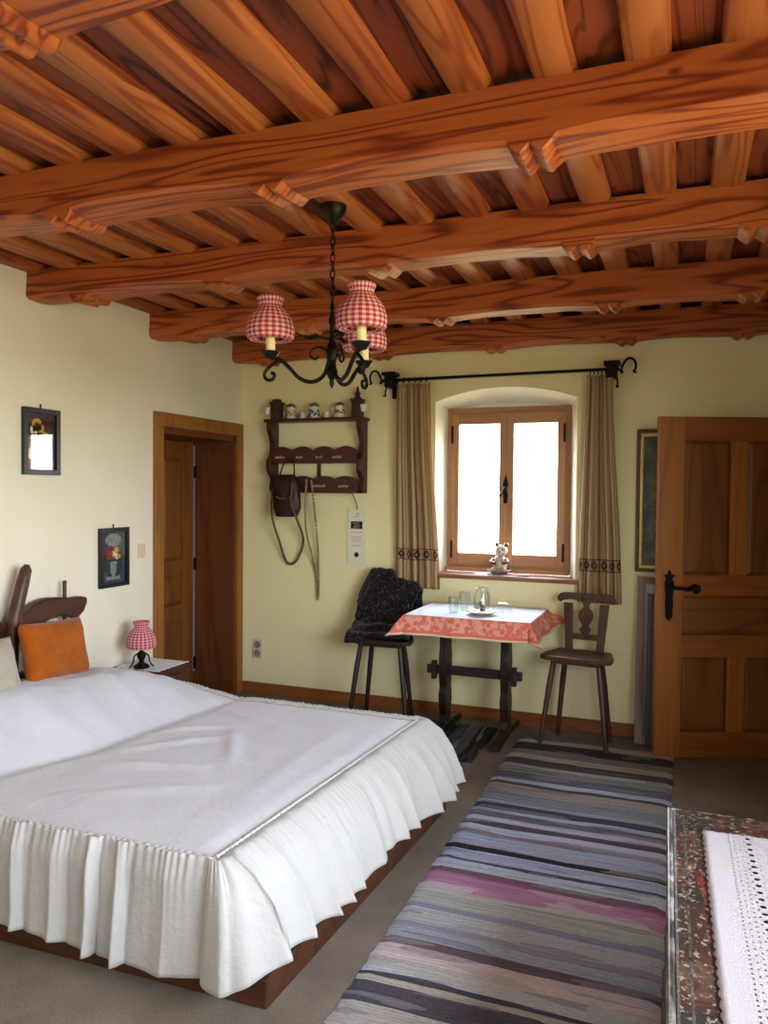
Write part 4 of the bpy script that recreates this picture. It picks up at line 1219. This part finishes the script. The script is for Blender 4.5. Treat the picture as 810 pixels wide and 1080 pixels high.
# ------------------------------------------------------------------ rag rugs
def rug_mat(name, stripes, y0, y1, axis, blot, gain=1.):
    t = NT(name); v = t.obj(); x = t.xyz(v)
    w = t.noise(t.vmul(v, (3., 30., 1) if axis == 1 else (30., 3., 1)), 1., 2.)
    w2 = t.noise(v, 1.6, 2.)
    y = t.math('ADD', x[axis], t.math('ADD', t.math('MULTIPLY', t.math('SUBTRACT', w, .5), .034), t.math('MULTIPLY', t.math('SUBTRACT', w2, .5), .05)))
    f = t.math('DIVIDE', t.math('SUBTRACT', y, y0), y1-y0)
    n = len(stripes); h = min(n, 31)
    st = [((p-y0)/(y1-y0), tuple(min(.8, q*gain+.012) for q in lin(c_)[:3])+(1,)) for p, c_ in stripes]
    A = st[:30]; c = t.ramp(f, A, True)
    if n > 30:
        Bq = st[29:]; c2 = t.ramp(f, Bq, True)
        c = t.mix(t.math('GREATER_THAN', f, Bq[0][0]), c, c2)
    pch = t.noise(t.vmul(v, (2.4, 22., 1) if axis == 1 else (22., 2.4, 1)), 1., 1.)
    c = t.mix(t.math('MULTIPLY', t.math('GREATER_THAN', pch, .60), .45), c, lin('#9a9a9e'))
    c = t.mix(t.math('MULTIPLY', t.math('LESS_THAN', pch, .38), .40), c, lin('#5b5866'))
    hsv = t.n('ShaderNodeHueSaturation'); hsv.inputs['Saturation'].default_value = .8; t.l(c, hsv.inputs['Color']); c = hsv.outputs[0]
    fine = t.noise(t.vmul(v, (40, 260, 1) if axis == 1 else (260, 40, 1)), 1., 3., .7)
    speck = t.noise(v, 90., 3., .7)
    c = t.mix(.55, c, t.ramp(fine, [(.3, (.45,.45,.47,1)), (.7, (1.35,1.33,1.3,1))]), 'MULTIPLY')
    c = t.mix(t.math('MULTIPLY', t.math('GREATER_THAN', speck, .62), .12), c, lin('#b9b3ae'))
    if blot:
        bx = t.math('MULTIPLY', t.math('GREATER_THAN', t.noise(t.vmul(v, (2.2,9,1)), 1., 3.), .52), t.math('MULTIPLY', t.math('GREATER_THAN', y, blot[0]), t.math('LESS_THAN', y, blot[1])))
        c = t.mix(t.math('MULTIPLY', bx, .6), c, lin(blot[2]))
    hgt = t.math('ADD', t.math('SINE', t.math('MULTIPLY', y, 6.283/.014)), t.math('MULTIPLY', fine, 1.5))
    t.bump(t.math('ADD', hgt, t.math('MULTIPLY', t.noise(t.vmul(v, (14, 60, 1) if axis == 1 else (60, 14, 1)), 1., 3.), 3.)), .45, .006)
    return t.set(c, .95, spec=.08)
ypx = [(785,4.929),(795,4.748),(805,4.581),(815,4.425),(825,4.279),(835,4.142),(845,4.014),(855,3.893),(865,3.779),(875,3.672),(885,3.57),(895,3.474),(905,3.383),(915,3.297),(925,3.215),(935,3.136),(945,3.062),(955,2.991),(965,2.923),(975,2.858),(985,2.796),(995,2.736),(1005,2.679),(1015,2.624),(1025,2.572),(1035,2.521),(1045,2.473),(1055,2.426),(1065,2.381),(1075,2.337),(1100,2.24),(1140,2.1)]
near_c = [(1095,'#3b3742'),(1088,'#8a8578'),(1082,'#2f2f3a'),(1075,'#8c9094'),(1061,'#8d8f8b'),(1052,'#a08f8b'),(1043,'#97898a'),(1035,'#4c3c42'),(1021,'#757c8a'),(1014,'#6f6a78'),(997,'#85898c'),(990,'#62687a'),(974,'#828780'),(966,'#8d8782'),(957,'#93788c'),(951,'#8d6b84'),(943,'#5b3547'),(933,'#7f8a98'),(929,'#2c3040'),(921,'#6b7590')]
far_c = [(600,'#71809a'),(578,'#8583a0'),(556,'#14131a'),(532,'#77768a'),(500,'#6f7b98'),(476,'#665f66'),(452,'#8489a2'),(428,'#38353f'),(410,'#8a879c'),(388,'#4e4a56'),(370,'#7f8aa4'),(345,'#2f3340'),(330,'#6b7890'),(310,'#6b6b70'),(286,'#5f687c'),(252,'#7c766c'),(240,'#3f3a3a'),(222,'#8290a4'),(188,'#494e5e'),(165,'#66676a'),(150,'#85837c'),(125,'#3b3a3c'),(103,'#8a8679'),(80,'#686660'),(48,'#2c2b2c'),(32,'#87837a'),(18,'#55524e')]
stripes = [(2.0,'#6a7080'),(2.12,'#86827c'),(2.2,'#3a3640')]
for py, c_ in near_c: stripes.append((interp(ypx, py+7), c_))
for yz, c_ in far_c: stripes.append((interp(ypx, 780+yz/4.05+3), c_))
stripes.sort()
stripes = [(1.5, stripes[0][1])]+[(stripes[i-1][0], stripes[i][1]) for i in range(1, len(stripes))]
RY0, RY1 = 1.5, 4.93
m_rug = rug_mat('rag rug stripes', stripes, RY0, RY1, 1, (2.85, 2.99, '#a8608f'), 1.8)
def rug(label, x0, x1, y0, y1, mat, nx, ny, along):
    def fn(a, b):
        x = lerp(x0, x1, a); y = lerp(y0, y1, b)
        if along == 1:
            k_ = math.floor(y/.034); e = (.010*ns(y*9, 3)+.012*ns(k_*3.7, 5))*(a < .01)+(.006*ns(y*9, 7)+.008*ns(k_*2.9, 9))*(a > .99); x += e
        else:
            y += .010*ns(x*9, 3)*(b < .01)+.01*ns(x*9, 7)*(b > .99)
        z = .011+.0035*ns(x*2.5, y*4, 2)+(.0022*math.sin(y*6.283/.045) if along == 1 else .002*math.sin(x*6.283/.045))
        if a in (0., 1.) or b in (0., 1.): z = .003
        return (x, y, z)
    o = MB().grid(nx, ny, fn).build('rag_rug', mat, smooth=180)
    return tag(o, label, 'rug')
r1 = rug('long rag rug striped grey, blue and pink between bed and chest', -.955, -.045, RY0, RY1, m_rug, 24, 340, 1)
dark = ['#2a2a2c','#45464a','#1b1b1d','#5a5a5c','#343030','#6a6a68','#202024','#4a4a50','#2b2422']
st2 = [(-3.1+i*.075, dark[(i*5) % 9]) for i in range(29)]
m_rug2 = rug_mat('dark rag rug stripes', st2, -3.1, -.95, 0, None)
rug('dark grey striped rag rug under the small table', -2.95, -1.12, 4.27, 4.98, m_rug2, 200, 24, 0)

# ------------------------------------------------------------------ chest with lace runner
ct = thing('chest', 'old painted wooden chest with worn edges at lower right corner', 'chest', (.33, 2.0, 0), math.radians(1.3))
t = NT('worn folk painted wood'); v = t.obj()
n = t.noise(v, 7., 4., .65, .6); n2 = t.noise(v, 62., 4., .75); n3 = t.noise(t.vmul(v, (1,.3,1)), 16., 3., .6)
c = t.ramp(n, [(.34, lin('#1d1f18')), (.45, lin('#33261c')), (.55, lin('#44201a')), (.63, lin('#57402e')), (.72, lin('#23261f'))])
c = t.mix(t.math('MULTIPLY', t.math('GREATER_THAN', n2, .585), .75), c, lin('#a09482'))
c = t.mix(t.math('MULTIPLY', t.math('GREATER_THAN', n3, .64), .5), c, lin('#7a2e22'))
t.bump(n2, .5, .004)
m_chest = t.set(c, .42, spec=.5)
t = NT('worn chest edge with painted highlight'); v = t.obj()
n = t.noise(t.vmul(v, (1,.35,1)), 22., 4., .7)
m_edge = t.set(t.ramp(n, [(.44, lin('#2c2721')), (.54, lin('#6d665d')), (.66, lin('#a5a29c'))]), .35, spec=.5)  # worn edge; the bluish-white highlight along it is painted into the pale tones
m_ = MB().box(-.335,.35,-.62,.635,.05,.50).box(-.325,.34,-.60,.62,0,.05)
for y in (-.35, .02, .39): m_.box(-.341, -.335, y-.16, y+.16, .10, .44)
m_.build('body', m_chest, ct, 0, .006)
m_ = MB().box(-.345,.36,-.64,.66,.505,.535)
ld = m_.build('lid', m_chest, ct, 0, .012, seg=3)
m_ = MB().tube([(-.35,-.64,.527),(-.35,.66,.527)], .010, 10).tube([(-.35,.662,.527),(.36,.662,.527)], .008, 10)
m_.build('edge_moulding', m_edge, ld, 60)
# painted cartouches: inlaid panels on the lid
m_ = MB()
m_.box(-.312,-.306,-.6,.6,.5345,.5358).box(-.30,.36,.605,.612,.5345,.5362)
m_.build('painted_lines', plain('speckled grey paint line', '#5d564c', .5, 0, .4, .45, 40), ld, 0)
# lace runner with real openings
t = NT('white lace'); v = t.obj(); x = t.xyz(v)
d0 = t.math('SUBTRACT', x[0], -.205)                 # distance from the runner's left edge
pitch = .036
fy = t.math('SUBTRACT', t.math('FRACT', t.math('DIVIDE', x[1], pitch)), .5)
def hole(cx_, r, p=pitch, sh_=0.):
    f_ = t.math('SUBTRACT', t.math('FRACT', t.math('ADD', t.math('DIVIDE', x[1], p), sh_)), .5)
    yy = t.math('MULTIPLY', f_, p); xx = t.math('SUBTRACT', d0, cx_)
    return t.math('LESS_THAN', t.math('ADD', t.math('MULTIPLY', yy, yy), t.math('MULTIPLY', xx, xx)), r*r)
hs = hole(.068, .0078)
for a_ in ((.016,.0030,.018,.3),(.030,.0028,.027,.6),(.044,.0030,.022,.1),(.056,.0034,.036,.5),(.084,.0022,.036,.5)): hs = t.math('MAXIMUM', hs, hole(*a_))
n = t.noise(v, 300., 2.); t.bump(n, .4, .003)
t.set(t.ramp(n, [(.3, lin('#aaa5a6')), (.7, lin('#c2bcbd'))]), .9, spec=.1)
tr = t.n('ShaderNodeBsdfTransparent'); mx = t.n('ShaderNodeMixShader')
t.l(hs, mx.inputs[0]); t.l(t.b.outputs[0], mx.inputs[1]); t.l(tr.outputs[0], mx.inputs[2]); t.l(mx.outputs[0], t.out.inputs[0])
m_lace = t.mat
def lf_(a, b):
    x = lerp(-.255,.285,a); y = lerp(-.60,.505,b)
    sc0 = .006*abs(math.sin(y*PI/.036))
    if a == 0: x -= sc0
    if a == 1: x += sc0
    if b == 1: y += .006*abs(math.sin(x*PI/.036))
    return (x, y, .5385+.0012*ns(x*12, y*12))
m_ = MB().grid(40, 160, lf_)
ln = m_.build('lace_runner', m_lace, smooth=180, solid=.002, off=1)
ln.location = (.33, 2.0, 0); ln.rotation_euler = (0, 0, math.radians(1.3))
tag(ln, 'white perforated lace runner lying on the painted chest', 'lace runner')

# ------------------------------------------------------------------ daylight
W = bpy.data.worlds.new('daylight'); sc.world = W; W.use_nodes = True
nt = W.node_tree; nt.nodes.clear()
wo = nt.nodes.new('ShaderNodeOutputWorld'); bg = nt.nodes.new('ShaderNodeBackground')
tcn = nt.nodes.new('ShaderNodeTexCoord'); sx = nt.nodes.new('ShaderNodeSeparateXYZ'); cr_ = nt.nodes.new('ShaderNodeValToRGB')
mp = nt.nodes.new('ShaderNodeMath'); mp.operation = 'MULTIPLY_ADD'; mp.inputs[1].default_value = .5; mp.inputs[2].default_value = .5
nt.links.new(tcn.outputs['Generated'], sx.inputs[0]); nt.links.new(sx.outputs[2], mp.inputs[0]); nt.links.new(mp.outputs[0], cr_.inputs[0])
e = cr_.color_ramp.elements
e[0].position = .44; e[0].color = (.15,.145,.08,1); e[1].position = .60; e[1].color = (.82,.91,1.03,1)
q = e.new(.515); q.color = (.78,.80,.72,1)
bg.inputs['Strength'].default_value = 9.
# unseen ground shaped to light the beams: brighter right and back, darker behind
cr2 = nt.nodes.new('ShaderNodeValToRGB'); g_e = cr2.color_ramp.elements
g_e[0].position = .42; g_e[0].color = (.34,.30,.17,1); g_e[1].position = .60; g_e[1].color = (.80,.90,1.04,1)
g_q = cr2.color_ramp.elements.new(.515); g_q.color = (.74,.78,.74,1)
nt.links.new(mp.outputs[0], cr2.inputs[0])
sm = nt.nodes.new('ShaderNodeMath'); sm.operation = 'ADD'; nt.links.new(sx.outputs[0], sm.inputs[0]); nt.links.new(sx.outputs[1], sm.inputs[1])
mr = nt.nodes.new('ShaderNodeMapRange'); mr.inputs[1].default_value = -.4; mr.inputs[2].default_value = .5; nt.links.new(sm.outputs[0], mr.inputs[0])
mxw = nt.nodes.new('ShaderNodeMix'); mxw.data_type = 'RGBA'
nt.links.new(mr.outputs[0], mxw.inputs[0]); nt.links.new(cr_.outputs[0], mxw.inputs[6]); nt.links.new(cr2.outputs[0], mxw.inputs[7])
nt.links.new(mxw.outputs[2], bg.inputs[0]); nt.links.new(bg.outputs[0], wo.inputs[0])
def portal(name, loc_, rot, sx_, sy_):
    L = bpy.data.lights.new(name, 'AREA'); L.shape = 'RECTANGLE'; L.size = sx_; L.size_y = sy_
    L.cycles.is_portal = True
    o = bpy.data.objects.new(name, L); COL.objects.link(o); o.location = loc_; o.rotation_euler = rot
portal('window_daylight', (-1.165, WY+.09, 1.57), (-PI/2, 0, 0), .9, 1.15)
portal('side_window_daylight', (XR+.32, (RW0+RW1)/2, (RZ0+RZ1)/2), (0, PI/2, 0), RZ1-RZ0, RW1-RW0)

portal('front_fill_daylight', ((FWX0+FWX1)/2, YF-.32, (FWZ0+FWZ1)/2), (PI/2, 0, 0), FWX1-FWX0, FWZ1-FWZ0)

# ------------------------------------------------------------------ camera
cam = bpy.data.cameras.new('camera'); co = bpy.data.objects.new('camera', cam); COL.objects.link(co)
cam.sensor_fit = 'VERTICAL'; cam.sensor_height = 36; cam.lens = 820/1080*36
cam.clip_start = .02
yaw, pit, rol = math.radians(21.3), math.radians(1.57), math.radians(.5)
F = Vector((-math.sin(yaw)*math.cos(pit), math.cos(yaw)*math.cos(pit), -math.sin(pit)))
R0 = Vector((math.cos(yaw), math.sin(yaw), 0)); U0 = R0.cross(F)
R = R0*math.cos(rol)+U0*math.sin(rol); U = -R0*math.sin(rol)+U0*math.cos(rol)
M = Matrix(((R.x, U.x, -F.x, 0), (R.y, U.y, -F.y, 0), (R.z, U.z, -F.z, 1.55), (0,0,0,1)))
co.matrix_world = M
sc.camera = co
sc.view_settings.view_transform = 'Standard'; sc.view_settings.look = 'None'
sc.view_settings.gamma = 1; sc.view_settings.use_curve_mapping = False
sc.view_settings.exposure = 1.45
sc.cycles.max_bounces = 10; sc.cycles.diffuse_bounces = 6; sc.cycles.transparent_max_bounces = 12
sc.cycles.use_denoising = True
